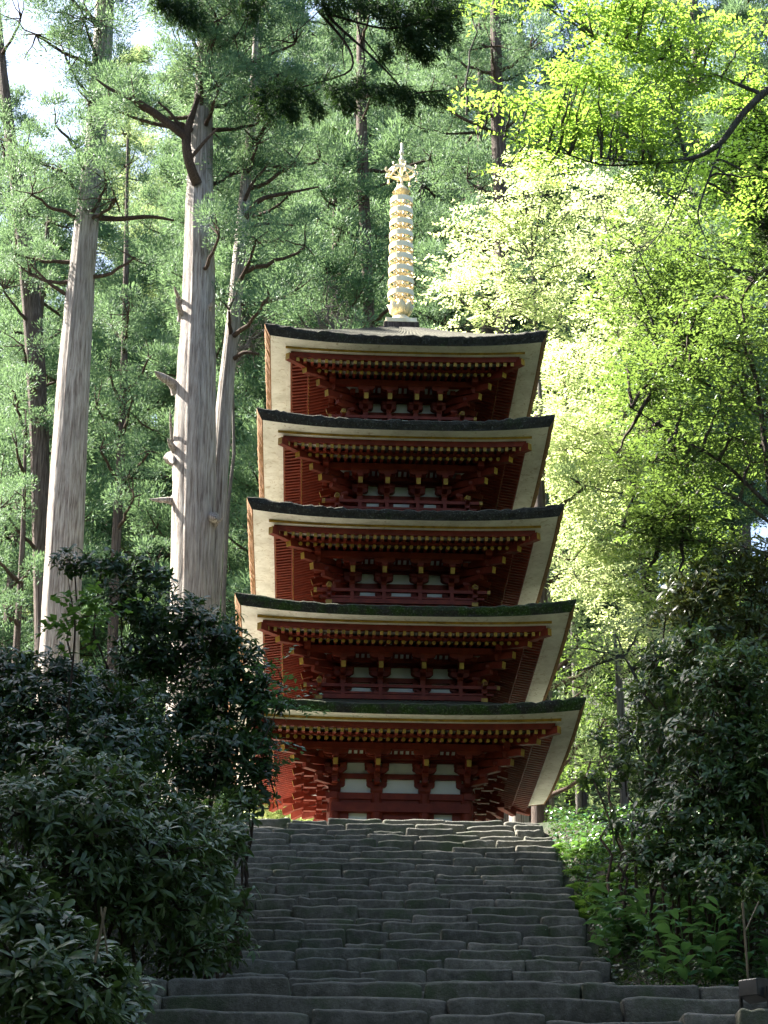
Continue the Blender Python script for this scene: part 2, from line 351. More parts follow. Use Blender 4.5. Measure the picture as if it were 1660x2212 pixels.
for lv in range(5):
    b = B[lv]; c = b+OV; zi = Z[lv]-.05      # zi: height at mid-side
    # ---- walls of the storey
    floor = -.05 if lv == 0 else zi-1.12
    m = MB(); hw = b-.02
    m.box((-hw, -hw, floor), (hw, hw, zi-.10))
    wall = m.build('plaster_wall', M_plaster, pag)
    def bays(): 
        s = 2*b/ (2.48); return [-b, -.45*s, .45*s, b]
    cx = bays(); cr_ = .125 if lv == 0 else .095
    colm = []
    for k in range(4):
        for i in range(3):
            m = MB(); m.cyl((cx[i], -b, floor), (cx[i], -b, zi-.94), cr_, cr_*.96, 16); m.rot(k)
            m.build('column', M_red, wall, smooth=False)
    def rails(m):
        m.box((-b-.16, -b-.09, zi-1.05), (b+.16, -b+.05, zi-.93))         # tie beam, flush under the plaster panel
        if lv == 0:
            m.box((-b-.05, -b-.05, zi-1.13), (b+.05, -b+.03, zi-1.05))
            m.box((-b-.06, -b-.135, zi-1.30), (b+.06, -b+.06, zi-1.13))
            m.box((cx[1]+.1, -b-.02, floor), (cx[2]-.1, -b+.02, zi-1.30))  # doorway boards
            m.box((cx[1]+.14, -b-.045, floor), (-.02, -b-.02, zi-1.36)); m.box((.02, -b-.045, floor), (cx[2]-.14, -b-.02, zi-1.36))
            for s in (-1, 1):
                m.box((min(s*b*.96, s*(b-.27)), -b-.03, floor), (max(s*b*.96, s*(b-.27)), -b+.02, zi-1.30))
                xx = cx[1]-.18 if s < 0 else cx[2]+.1
                m.box((xx, -b-.03, floor), (xx+.08, -b+.02, zi-1.30))
            m.box((-b-.05, -b-.13, floor), (b+.05, -b+.03, floor+.2))
        m.box((-b-.12, -b-.06, zi-.64), (b+.12, -b+.04, zi-.55))           # middle beam
        m.box((-b-.12, -b-.07, zi-.32), (b+.12, -b+.04, zi-.20))           # upper beam
    m = MB(); ring4(m, rails); m.build('tie_beam', M_red, wall)
    # ---- bracket sets
    def hijiki(m, x, y, z, half, dep=.10, axis='x', h=.10):
        """boat-shaped arm: flat top, ends curved up"""
        pts = [(-half, h), (-half, h*.45), (-half*.86, h*.15), (-half*.62, 0), (half*.62, 0), (half*.86, h*.15), (half, h*.45), (half, h)]
        V = []
        for sgn in (-1, 1):
            for u, v in pts:
                V.append((x+u, y+sgn*dep/2, z+v) if axis == 'x' else (x+sgn*dep/2, y+u, z+v))
        n = len(pts); Fc = [(i, (i+1) % n, n+(i+1) % n, n+i) for i in range(n)]+[tuple(range(n))[::-1], tuple(range(n, 2*n))]
        m.add(V, Fc)
    def block(m, x, y, z, s, h):
        m.hexa([(x-s*.7, y-s*.7, z), (x+s*.7, y-s*.7, z), (x+s*.7, y+s*.7, z), (x-s*.7, y+s*.7, z), (x-s, y-s, z+h*.4), (x+s, y-s, z+h*.4), (x+s, y+s, z+h*.4), (x-s, y+s, z+h*.4)])
        m.box((x-s, y-s, z+h*.4), (x+s, y+s, z+h))
    ah = min(.245, b*.15+.055)
    for k in range(4):
        for ii, x in enumerate(cx):
            m = MB(); y = -b
            block(m, x, y, zi-.94, .115, .13)
            for (zz, hh, yy) in ((zi-.81, ah*.8, y-.01), (zi-.50, ah*.95, y-.01), (zi-.60, ah*.8, y-.27), (zi-.36, ah*.9, y-.52)):
                hijiki(m, x, yy, zz, hh)
                for s in (-1, 0, 1): block(m, x+s*(hh-.05), yy, zz+.10, .055, .075)
            if ii < 3 or True:
                # arms stepping out
                m.box((x-.05, y-.33, zi-.78), (x+.05, y, zi-.68)); m.box((x-.05, y-.58, zi-.60), (x+.05, y, zi-.52))
                block(m, x, y-.28, zi-.68, .06, .08); block(m, x, y-.53, zi-.46, .06, .08)
                # tail rafter with gilt end
                m.beam((x, y+.1, zi-.28), (x, y-.79, zi-.53), .085, .12, RED, GOLD)
                block(m, x, y-.69, zi-.44, .06, .08); hijiki(m, x, y-.69, zi-.36, ah, .08); 
            m.rot(k); m.build('bracket_set', [M_red, M_gold], wall)
        m = MB(); e = b                                        # corner set on the diagonal
        m.beam((-e, -e, zi-.73), (-e-.36, -e-.36, zi-.73), .10, .10); m.beam((-e, -e, zi-.56), (-e-.58, -e-.58, zi-.56), .10, .10)
        m.beam((-e+.1, -e+.1, zi-.30), (-e-.80, -e-.80, zi-.50), .10, .13, RED, GOLD)
        m.beam((-e+.1, -e+.1, zi-.16), (-e-.98, -e-.98, zi-.36), .10, .13, RED, GOLD)
        block(m, -e-.30, -e-.30, zi-.68, .07, .08); block(m, -e-.54, -e-.54, zi-.51, .07, .08); block(m, -e-.70, -e-.70, zi-.40, .07, .14)
        m.rot(k); m.build('bracket_set', [M_red, M_gold], wall)
    # ---- outer purlin, second purlin and white coving
    def purl(m):
        y = -(b+.69); m.box((-(b+1.0), y-.06, zi-.27), (b+1.0, y+.06, zi-.15))
        y = -(b+.27); m.box((-(b+.5), y-.05, zi-.33), (b+.5, y+.05, zi-.24))
    m = MB(); ring4(m, purl); m.build('purlin', M_red, wall)
    def cove(m):
        y0 = -(b+.62); y1 = -(b+.30)
        m.add([(-b-.55, y0, zi-.16), (b+.55, y0, zi-.16), (b+.28, y1, zi-.245), (-b-.28, y1, zi-.245)], [(0, 1, 2, 3)], 0)
        m.box((-b-.1, -(b+.06), zi-.21), (b+.1, -(b+.03), zi-.12), 0)
        k_ = int(2*b/.105)
        for i in range(k_+1):
            x = -b+2*b*i/k_; m.hexa([(x-.022, y0, zi-.19), (x+.022, y0, zi-.19), (x+.022, y1, zi-.275), (x-.022, y1, zi-.275), (x-.022, y0, zi-.165), (x+.022, y0, zi-.165), (x+.022, y1, zi-.25), (x-.022, y1, zi-.25)], 1)
    m = MB(); ring4(m, cove); m.build('coving', [M_plaster, M_red], wall)
    # ---- railing on upper storeys
    if lv:
        rb = b+.45; z0 = zi-1.03
        def rail(m):
            m.box((-rb-.04, -rb-.05, z0-.09), (rb+.04, -rb+.05, z0)); m.box((-rb-.30, -rb-.035, z0+.15), (rb+.30, -rb+.035, z0+.21))
            m.box((-rb-.18, -rb-.03, z0+.02), (rb+.18, -rb+.03, z0+.06))
            for x in cx[1:3]+[cx[0], cx[3]]: m.box((x-.035, -rb-.034, z0-.002), (x+.035, -rb+.034, z0+.148))
            m.box((-rb-.06, -rb-.06, z0-.12), (-rb+.06, -rb+.06, z0-.04), GOLD)
            m.box((-rb-.05, -rb-.05, z0), (-rb+.05, -rb+.05, z0+.26)); m.lathe([(.055, z0+.26), (.06, z0+.29), (.045, z0+.33), (0.002, z0+.37)], 10, GOLD, (-rb, -rb))
            for s in (-1, 1): m.box((s*(rb+.27)-.03, -rb-.04, z0+.145), (s*(rb+.27)+.03, -rb+.04, z0+.215), GOLD)
        m = MB(); ring4(m, rail); m.build('railing', [M_red, M_gold], wall)
        m = MB(); m.box((-rb, -rb, z0-.12), (rb, rb, z0-.09)); m.build('balcony_floor', M_red, wall)
    # ---- roof
    if lv < 4: neck, zn = B[lv+1]+.52, zi+.80
    else: neck, zn = .40, Z[4]+1.60
    n = 80; prf = [(c+.40, .03, .15), (c+.42, .02, .15), (c+.445, .055, .16), (c+.50, .12, .19), (c+.52, .165, .21), (c+.50, .19, .21)]
    ze = .19
    for j in range(1, 11):
        s = j/10; prf.append(((c+.50)*(1-s)+neck*s, ze+(zn-zi-ze)*(s**1.25 if lv < 4 else s**1.12), .21*(1-s)**2))
    V = []; Fc = []; ms = []
    nr = len(prf)
    for k in range(4):
        off = len(V); r = np.random.default_rng(lv*10+k)
        jit = r.normal(0, 1, n+1); jit2 = np.convolve(r.normal(0, 1, n+1), [.25, .5, .25], 'same')
        for j, (d, z, rr) in enumerate(prf):
            for i in range(n+1):
                t = -1+2*i/n; edge = 0 if abs(t) > .97 else 1
                zz = zi+z+raise_(t, rr); dd = d
                if j in (4, 5): zz += edge*(.010*jit[i]+.016*abs(jit2[i])); dd += edge*.008*jit2[i]
                if j == 2: dd += edge*.008*jit[i]
                if j > 5: zz += edge*.01*math.sin(i*3.1+j*2.3+k)
                x, y = t*dd, -dd
                cc, ss = [(1, 0), (0, 1), (-1, 0), (0, -1)][k]; V.append((cc*x-ss*y, ss*x+cc*y, zz))
        for j in range(nr-1):
            for i in range(n):
                a0 = off+j*(n+1)+i; Fc.append((a0, a0+1, a0+n+2, a0+n+1)); ms.append(1 if (j < 1 or (j <= 3 and k in (1, 3))) else 0)
    me = bpy.data.meshes.new('roof'); me.from_pydata(V, [], Fc); me.polygons.foreach_set('material_index', ms); me.update()
    roof = link_mesh('roof', me, [M_roof if lv < 2 else M_roof2, M_barkedge], pag, world=False)
    # white boards under the bark
    m = MB(); ring4(m, strip, [(c, zi-.005, .05), (c+.10, zi-.005, .06)]); ring4(m, strip, [(c+.10, zi+.042, .065), (c+.405, zi+.032, .15), (c+.406, zi+.06, .15), (c+.10, zi+.09, .15)])
    m.build('eave_board', M_white, roof)
    m = MB(); ring4(m, strip, [(c+.10, zi-.007, .06), (c+.101, zi+.043, .065)]); m.build('gilt_strip', M_gold, roof)
    # red eave purlins
    m = MB(); ring4(m, strip, [(c, zi-.004, .05), (c+.002, zi-.115, .05), (c-.09, zi-.115, .05)])
    zk = zi-.105
    ring4(m, strip, [(c-.335, zk-.015, .05), (c-.335, zk-.06, .05), (c-.43, zk-.06, .05), (c-.43, zk-.015, .05)]); m.build('eave_beam', M_red, roof)
    # boards above the rafters
    m = MB(); ring4(m, strip, [(c-.01, zi-.108, .05), (c-.55, zi-.108+.08, .04)], 12); ring4(m, strip, [(c-.36, zi-.165+.004, .05), (b, zi-.165+.27*1.175+.004, .0)], 12)
    m.build('ceiling_board', M_white, roof)
    sp = .1422
    for k in range(4):
        m = MB(); nn = int((c-.08)/sp)
        for i in range(-nn, nn+1):
            x = i*sp; t = x/c; rz = raise_(t, .05); inn = max(c-.52, abs(x)+.02)
            zo = zi-.155+rz
            m.beam((x, -inn, zo+.15*(c-.03-inn)), (x, -(c-.03), zo), .062, .078, RED, GOLD)
        m.rot(k); m.build('flying_rafter_row', [M_red, M_gold], roof)
        m = MB(); nn = int((c-.42)/sp)
        for i in range(-nn, nn+1):
            x = i*sp; t = x/c; rz = raise_(t, .05); inn = max(b-.02, abs(x)+.02); yo = c-.37
            if yo-inn < .05: continue
            zo = zi-.21+rz
            m.cyl((x, -inn, zo+.27*(yo-inn)), (x, -yo, zo), .038, .038, 10, RED, GOLD)
        m.rot(k); m.build('base_rafter_row', [M_red, M_gold], roof)
        m = MB()
        m.beam((-(b), -(b), zi-.20+.24*(c-.3-b)), (-(c-.28), -(c-.28), zi-.21), .12, .15, RED, GOLD)
        m.beam((-(c-.75), -(c-.75), zi-.13), (-(c+.06), -(c+.06), zi-.10), .11, .14, RED, GOLD)
        m.rot(k); m.build('hip_rafter', [M_red, M_gold], roof)
# plinth
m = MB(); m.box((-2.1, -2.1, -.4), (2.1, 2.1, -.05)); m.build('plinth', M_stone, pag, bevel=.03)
# spire
zs = Z[4]; S = lambda v: zs+v
m = MB(); m.box((-.37, -.37, S(1.50)), (.37, .37, S(1.74))); sbase = m.build('spire_base', M_darkbark, pag, bevel=.01)
m = MB(); m.box((-.33, -.33, S(1.742)), (.33, .33, S(1.86))); m.box((-.36, -.36, S(1.742)), (.36, .36, S(1.765))); m.build('dew_basin', M_spire, sbase, bevel=.012)
m = MB(); m.lathe([(.26, S(1.86)), (.245, S(1.93)), (.20, S(1.99)), (.15, S(2.03)), (.13, S(2.06)), (.16, S(2.08))], 28); m.build('inverted_bowl', M_spire, sbase, True)
m = MB()
for q in range(8):                                       # lotus petals
    a = q*PI/4; ca, sa = math.cos(a), math.sin(a); V = []
    for j, (rr, zz, wd) in enumerate([(.13, 2.05, .05), (.21, 2.13, .10), (.25, 2.20, .11), (.27, 2.27, .08), (.30, 2.32, .01)]):
        for s in (-1, 0, 1):
            r2 = rr-(.015 if s else 0); V.append((ca*r2-sa*s*wd, sa*r2+ca*s*wd, S(zz)))
    Fc = [(j*3+s, j*3+s+1, j*3+s+4, j*3+s+3) for j in range(4) for s in range(2)]
    m.add(V, Fc)
o = m.build('lotus_bowl', M_spire, sbase, True); sl = o.modifiers.new('s', 'SOLIDIFY'); sl.thickness = .012
m = MB(); m.cyl((0, 0, S(2.0)), (0, 0, S(5.0)), .085, .07, 18); m.cyl((0, 0, S(5.0)), (0, 0, S(6.0)), .03, .022, 12); m.build('spire_shaft', M_spire, sbase, False)
ring0 = bell0 = None
for q in range(9):
    zz = 2.55+(4.86-2.55)*q/8; R = .283-.0022*q*2
    if True:
        m = MB(); m.lathe([(R, -.06), (R, .06), (R-.02, .06), (R-.02, -.06), (R, -.06)], 32)
        for t in range(4):
            a = t*PI/2+.4; m.beam((math.cos(a)*.06, math.sin(a)*.06, 0), (math.cos(a)*(R-.01), math.sin(a)*(R-.01), 0), .03, .05)
        m.lathe([(.10, -.05), (.10, .05)], 16)
        o = m.build('spire_ring', M_spire, sbase, False); o.location = (0, 0, S(zz))
        m = MB()
        for t in range(8):
            a = t*PI/4+.15; x, y = math.cos(a)*(R-.035), math.sin(a)*(R-.035)
            m.lathe([(.002, -.055), (.016, -.065), (.02, -.10), (.03, -.15), (.026, -.15), (.0, -.12)], 8, 0, (x, y)); m.cyl((x, y, -.06), (x, y, -.03), .005, .005, 5)
        bb = m.build('wind_bells', M_spire, o, True); bb.name = 'wind_bell_row'
m = MB(); m.lathe([(.07, S(4.95)), (.09, S(5.0)), (.13, S(5.07)), (.15, S(5.12))], 16); m.lathe([(.16, S(5.13)), (.15, S(5.17)), (.11, S(5.22)), (.05, S(5.26)), (.03, S(5.36))], 20)
for q in range(8):
    a = q*PI/4+.2; ca, sa = math.cos(a), math.sin(a)
    m.add([(ca*.09-sa*.06, sa*.09+ca*.06, S(5.0)), (ca*.09+sa*.06, sa*.09-ca*.06, S(5.0)), (ca*.19+sa*.05, sa*.19-ca*.05, S(5.11)), (ca*.22, sa*.22, S(5.08)), (ca*.19-sa*.05, sa*.19+ca*.05, S(5.11))], [(0, 1, 2, 3, 4)])
m.build('upper_lotus', M_spire, sbase, True)
m = MB()
for q in range(8):                                       # eight-armed canopy with scrolled tips and bells
    a = q*PI/4+.2; ca, sa = math.cos(a), math.sin(a); pr = [(.02, 5.80), (.12, 5.76), (.22, 5.70), (.30, 5.62), (.345, 5.60), (.37, 5.64), (.36, 5.69), (.335, 5.685)]
    P = [Vector((ca*r, sa*r, S(z))) for r, z in pr]
    for p, q2 in zip(P[:-1], P[1:]): m.beam(p, q2, .028, .022)
    a2 = a+PI/4; m.beam((ca*.30, sa*.30, S(5.61)), (math.cos(a2)*.30, math.sin(a2)*.30, S(5.61)), .012, .07)
    m.beam((ca*.03, sa*.03, S(5.50)), (ca*.29, sa*.29, S(5.60)), .015, .02)
    m.lathe([(.002, S(5.55)), (.016, S(5.54)), (.02, S(5.50)), (.032, S(5.44)), (.0, S(5.46))], 8, 0, (ca*.335, sa*.335))
m.build('jewelled_canopy', M_spire, sbase, False)
m = MB(); m.lathe([(.03, S(5.36)), (.028, S(5.82)), (.05, S(5.84)), (.03, S(5.86)), (.06, S(5.89)), (.062, S(5.93)), (.03, S(5.99)), (.015, S(6.03)), (.03, S(6.06)), (.052, S(6.10)), (.045, S(6.14)), (.028, S(6.20)), (.026, S(6.36)), (.0, S(6.37))], 16)
m.build('finial_jewel', M_spire, sbase, True)

# ------------------------------------------------------------------ vegetation generators
def unit(a): return a/np.maximum(np.linalg.norm(a, axis=-1, keepdims=True), 1e-9)
def rdir(n, r=rng): return unit(r.normal(size=(n, 3)))
def leafmesh(name, P, D, N, L, W, fold=.12, droop=.1, big=False):
    """leaves: P base, D direction, N normal (all (n,3)); L, W (n,)"""
    n = len(P); D = unit(D); Sd = unit(np.cross(D, N)); N = np.cross(Sd, D)
    L = np.broadcast_to(np.asarray(L, float), (n,))[:, None]; W = np.broadcast_to(np.asarray(W, float), (n,))[:, None]
    if not big:
        a = P; b = P+.42*L*D+.5*W*Sd+fold*W*N; c = P+L*D-droop*L*N; d = P+.42*L*D-.5*W*Sd+fold*W*N
        V = np.stack([a, b, c, d], 1).reshape(-1, 3); i = np.arange(n)*4
        Fc = np.concatenate([np.stack([i, i+1, i+2], 1), np.stack([i, i+2, i+3], 1)])
        return np_mesh(name, V, Fc, 3)
    rows = [(0, 0, 0), (.28, .42, .02), (.6, .5, .0), (.85, .26, -.5), (1, 0, -1)]
    pts = [P]
    for (u, wv, dz) in rows[1:4]:
        c = P+u*L*D+dz*droop*L*N
        pts += [c+wv*W*Sd+fold*W*N*(wv*2), c, c-wv*W*Sd+fold*W*N*(wv*2)]
    pts.append(P+L*D-droop*1.3*L*N)
    V = np.stack(pts, 1).reshape(-1, 3); i = np.arange(n)*11
    fs = []
    for tr in [(0, 1, 2), (0, 2, 3), (1, 4, 2), (2, 4, 5), (2, 5, 3), (3, 5, 6), (4, 7, 5), (5, 7, 8), (5, 8, 6), (6, 8, 9), (7, 10, 8), (8, 10, 9)]:
        fs.append(np.stack([i+tr[0], i+tr[1], i+tr[2]], 1))
    return np_mesh(name, V, np.concatenate(fs), 3)
class Tubes:
    def __init__(s): s.V = []; s.F = []; s.n = 0
    def add(s, pts, rad, k=6, wob=0., seed=0, ridge=0.):
        pts = np.asarray([tuple(p) for p in pts], float); rad = np.asarray(rad, float); m = len(pts)
        T = np.gradient(pts, axis=0); T = unit(T); ref = np.array([.3, 1., .1]) if abs(T[0][2]) > .7 else np.array([0, 0, 1.])
        A = unit(np.cross(T, ref)); Bv = np.cross(T, A); th = np.arange(k)*2*PI/k
        rr = rad[:, None]*np.ones((1, k))
        if wob:
            r = np.random.default_rng(seed); zz = np.arange(m)[:, None]
            for q in range(1, 5): rr = rr*(1+wob/q*np.sin(q*2*th[None]+r.uniform(0, 6)+zz*r.uniform(-.25, .25)))
            rr = rr*(1+wob*.35*r.normal(size=(m, 1)))
            if ridge: rr = rr*(1+ridge*np.sin(13*th[None]+.5*np.sin(zz*.21))+ridge*.8*np.sin(22*th[None]+np.sin(zz*.13+2))+ridge*.4*r.normal(size=(m, k)))
        P = pts[:, None]+rr[..., None]*(np.cos(th)[None, :, None]*A[:, None]+np.sin(th)[None, :, None]*Bv[:, None])
        s.V.append(P.reshape(-1, 3)); i = (np.arange(m-1)[:, None]*k+np.arange(k)[None]).ravel(); j = (np.arange(m-1)[:, None]*k+(np.arange(k)+1)[None] % k).ravel()
        s.F.append(np.stack([i, j, j+k, i+k], 1)+s.n); s.n += m*k
    def mesh(s, name): return np_mesh(name, np.concatenate(s.V), np.concatenate(s.F), 4)
def smooth_path(P, n):
    P = np.asarray([tuple(p) for p in P], float); d = np.r_[0, np.cumsum(np.linalg.norm(np.diff(P, axis=0), axis=1))]; t = np.linspace(0, d[-1], n)
    out = np.stack([np.interp(t, d, P[:, i]) for i in range(3)], 1)
    for _ in range(3): out[1:-1] = (out[:-2]+2*out[1:-1]+out[2:])/4
    return out
def curve_to(a, b, n=7, sag=.1, wig=.05, r=rng):
    a = np.asarray(a, float); b = np.asarray(b, float); t = np.linspace(0, 1, n)[:, None]; L = np.linalg.norm(b-a)
    P = a+(b-a)*t; P[:, 2] -= sag*L*np.sin(PI*t[:, 0]); P[1:-1] += r.normal(0, wig*L*.3, (n-2, 3)); return P
def tufts(centres, rad, nb, outd=None, r=rng, bias=(0, 0, .55), wfac=.13):
    """cedar puffs: bursts of slender blades"""
    n = len(centres); C = np.repeat(centres, nb, 0); Rr = np.repeat(np.broadcast_to(rad, (n,)), nb)
    D = r.normal(size=(n*nb, 3)); D = unit(D)+np.array(bias)
    if outd is not None: D += np.repeat(outd, nb, 0)*.5
    D = unit(D); s = r.uniform(.05, .82, n*nb)**.6
    P = C+D*(Rr*s)[:, None]*np.array([1, 1, .8]); L = Rr*r.uniform(.14, .30, n*nb)
    D2 = unit(D+r.normal(0, .4, D.shape)+np.array([0, 0, .35]))
    return P, D2, rdir(n*nb, r), L, np.maximum(L*wfac*1.7, .012)

def cat(parts): return [np.concatenate([np.broadcast_to(np.asarray(p[i], float), (len(p[0]),)+(() if i > 2 else (3,))) for p in parts]) for i in range(5)]

# ---- generic cedar used for the wood behind ------------------------------------------------
def make_cedar(seed, H=38, r0=.42, h0=11, spread=4.2, nb=95, blades=140, leafmat=L_cedar, barkmat=M_darkbark, rad=.62):
    r = np.random.default_rng(seed)
    tr = Tubes(); hs = np.linspace(0, H, 26); lean = r.uniform(-.02, .02, 2)
    P = np.stack([hs*lean[0]+.12*np.sin(hs*.3+seed), hs*lean[1]+.1*np.sin(hs*.23+seed*2), hs], 1)
    tr.add(P, r0*(1-hs/H)**.75*(1+.5*np.exp(-hs/1.2))+.015, 14, .05, seed)
    br = Tubes(); cs = []; od = []
    for i in range(nb):
        u = (i+r.uniform(0, 1))/nb; h = h0+(H-h0-.3)*u; L = spread*(1-u)**.6*r.uniform(.65, 1.15)+.4
        if u < .25: L *= .55+1.8*u
        a = r.uniform(0, 2*PI); d = np.array([math.cos(a), math.sin(a), 0])
        p0 = np.array([np.interp(h, hs, P[:, 0]), np.interp(h, hs, P[:, 1]), h]); p1 = p0+d*L+np.array([0, 0, L*r.uniform(-.12, .3)])
        Q = curve_to(p0, p1, 7, r.uniform(.05, .14), .05, r); br.add(Q, np.linspace(.035+.012*L, .012, 7), 5)
        k = int(5+L*3.6)
        for j in range(k):
            t = r.uniform(.3, 1.02); q = np.array([np.interp(t, np.linspace(0, 1, 7), Q[:, x]) for x in range(3)])
            lat = np.array([-d[1], d[0], 0])*r.normal(0, .34)*L*(1.15-.5*t)*.6
            c = q+lat+np.array([0, 0, r.uniform(-.1, .35)]); cs.append(c); od.append(d)
            if j % 2 == 0: br.add(curve_to(q-d*.15, c, 4, 0, .05, r), np.linspace(.022, .01, 4), 4)
    cs = np.array(cs); od = np.array(od)
    lf = tufts(cs, rad*r.uniform(.7, 1.25, len(cs)), blades, od, r)
    return tr.mesh('trunk'), br.mesh('branches'), leafmesh('crown', *lf, fold=.2, droop=.05), leafmat, barkmat
def place_tree(kit, x, y, label, group, name='cedar_tree', s=1, rz=0, cat_='tree', dz=0):
    tm, bm_, lm, leafmat, barkmat = kit
    e = empty(name, (x, y, float(hgt(x, y))-.2+dz), label, cat_, group, rz); e.scale = (s, s, s)
    for nm, me, mt in (('trunk', tm, barkmat), ('limbs', bm_, M_branch), ('crown', lm, leafmat)):
        if not me.materials: me.materials.append(mt)
        o = bpy.data.objects.new(nm, me); col.objects.link(o); o.parent = e
        if nm != 'crown': me.polygons.foreach_set('use_smooth', np.ones(len(me.polygons), dtype=bool))
    return e
kits = [make_cedar(11), make_cedar(12, 34, .36, 8, 3.8), make_cedar(13, 40, .45, 15, 4.5), make_cedar(14, 26, .28, 3, 3.6, 80)]
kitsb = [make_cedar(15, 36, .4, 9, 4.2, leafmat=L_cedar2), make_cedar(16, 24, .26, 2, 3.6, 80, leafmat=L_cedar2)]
def X_at(X, Y, yd): return at(X, Y, yd).x
fills = [  # photo x, distance, kit, scale
 (785, 72, 0, 1.0), (1085, 66, 2, .95), (330, 80, 1, 1.0), (250, 74, 3, 1.1), (600, 68, 3, 1.1), (690, 82, 2, 1.0), (930, 78, 1, 1.1), (560, 90, 0, 1.1),
 (40, 66, 3, 1.15), (150, 88, 1, 1.0), (-60, 74, 0, .95), (1230, 76, 0, 1.0), (1400, 84, 2, 1.05), (1560, 74, 1, 1.05), (1700, 66, 0, 1), (420, 98, 2, 1.1), (860, 100, 0, 1.15), (1080, 96, 3, 1.4), (1300, 104, 1, 1.2), (-170, 90, 2, 1.1), (500, 76, 0, 1.15), (730, 64, 3, 1.15), (880, 70, 3, 1.3), (990, 78, 0, 1.25), (650, 96, 2, 1.35), (1150, 90, 0, 1.35), (1450, 100, 0, 1.4), (1600, 90, 2, 1.35), (780, 112, 2, 1.4), (430, 70, 3, 1.2), (120, 72, 3, .95)]
for i, (X, yd, k, s) in enumerate(fills):
    rz = i*1.7
    place_tree(kits[k], X_at(X, 1000, yd), yd, 'tall cedar among the dense cedar wood rising behind the pagoda', 'cedars of the wood behind the pagoda', s=s, rz=rz)
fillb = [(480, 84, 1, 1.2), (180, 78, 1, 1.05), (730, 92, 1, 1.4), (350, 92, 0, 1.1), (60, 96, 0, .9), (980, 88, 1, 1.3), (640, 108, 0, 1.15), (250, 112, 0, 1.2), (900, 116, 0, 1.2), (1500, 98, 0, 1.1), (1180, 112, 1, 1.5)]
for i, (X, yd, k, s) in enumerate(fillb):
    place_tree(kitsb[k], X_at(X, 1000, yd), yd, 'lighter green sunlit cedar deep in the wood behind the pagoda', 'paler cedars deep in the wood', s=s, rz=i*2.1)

# ---- the big cedars on the left, placed one by one ----------------------------------------
def px_tree(name, label, path, widths, yd, blobs, leafmat, barkmat, seed, tuft_r=.50, blades=210, dens=1.0, group=None, stubs=(), limbs=(), k=22, depth=1.6, twigs=True):
    """path: photo points of the trunk axis, widths: trunk widths in photo pixels; blobs (X,Y,rx,ry)"""
    r = np.random.default_rng(seed)
    P = [at(X, Y, yd) for X, Y in path]; q = [wd/2/pxm(yd, Y) for (X, Y), wd in zip(path, widths)]
    base = P[0]; gz = float(hgt(base.x, base.y)); dirv = (P[0]-P[1]).normalized()
    t = (base.z-gz+.3)/max(-dirv.z, .2); foot = base+dirv*t
    foot = Vector((foot.x, foot.y, gz-.3)); P = [foot]+P; q = [q[0]*1.35]+q
    e = empty(name, (foot.x, foot.y, gz), label, 'tree', group)
    sp_ = smooth_path(P, 60); d = np.r_[0, np.cumsum(np.linalg.norm(np.diff(np.array([tuple(p) for p in P]), axis=0), axis=1))]
    rad = np.interp(np.linspace(0, d[-1], 60), d, q)
    T = Tubes(); T.add(sp_, rad, k if q[0] < .3 else 56, .035, seed, .018 if q[0] > .3 else 0); link_mesh('trunk', T.mesh('trunk'), barkmat, e, True)
    Bm = Tubes()
    for pts, ws in limbs:
        Q = [at(X, Y, yd)+Vector((0, dy, 0)) for X, Y, dy in pts]; Bm.add(smooth_path(Q, 14), np.interp(np.linspace(0, 1, 14), np.linspace(0, 1, len(ws)), [w_/2/pxm(yd) for w_ in ws]), 8, .06, seed)
    cs = []; od = []
    for (X, Y, rx, ry) in blobs:
        c0 = at(X, Y, yd); s = 1/pxm(yd, Y); n = max(4, int(rx*ry/300*dens)); z0 = c0.z-ry*s*1.2
        anchor = sp_[np.argmin(np.abs(sp_[:, 2]-z0))]; c0 = np.array(c0); c0[1] += r.uniform(-1.1, .4)*depth
        if twigs: Bm.add(curve_to(anchor, c0-np.array([0, 0, ry*s*.4]), 8, .06, .05, r), np.linspace(.07, .03, 8), 6)
        for j in range(n):
            u = rdir(1, r)[0]*r.uniform(.35, 1)**.5; c = c0+u*np.array([rx*s, min(depth, rx*s*1.1), ry*s]); cs.append(c); od.append(u)
            if twigs and j % 2 == 0: Bm.add(curve_to(c0-np.array([0, 0, ry*s*.3]), c, 5, 0, .08, r), np.linspace(.028, .01, 5), 4)
    if Bm.n: link_mesh('limbs', Bm.mesh('limbs'), M_branch, e, True)
    if cs:
        cs = np.array(cs); od = np.array(od); lf = tufts(cs, tuft_r*r.uniform(.7, 1.2, len(cs)), blades, od, r, wfac=.14)
        link_mesh('crown', leafmesh('crown', *lf, fold=.2, droop=.05), leafmat, e)
    for (X, Y, X1, Y1, w0, w1, dy) in stubs:
        S_ = Tubes(); Q = [at(X, Y, yd), at((X*2+X1)/3, (Y*2+Y1)/3-4, yd)+Vector((0, dy*.4, 0)), at((X+2*X1)/3, (Y+2*Y1)/3+3, yd)+Vector((0, dy*.7, 0)), at(X1, Y1, yd)+Vector((0, dy, 0))]
        S_.add(smooth_path(Q, 8), np.linspace(w0, w1, 8)*.72/2/pxm(yd)*np.array([1.5, 1.1, .9, .85, .95, .8, .6, .15]), 9, .08, seed+int(X))
        link_mesh('branch_stub', S_.mesh('branch_stub'), barkmat, e, True)
    return e
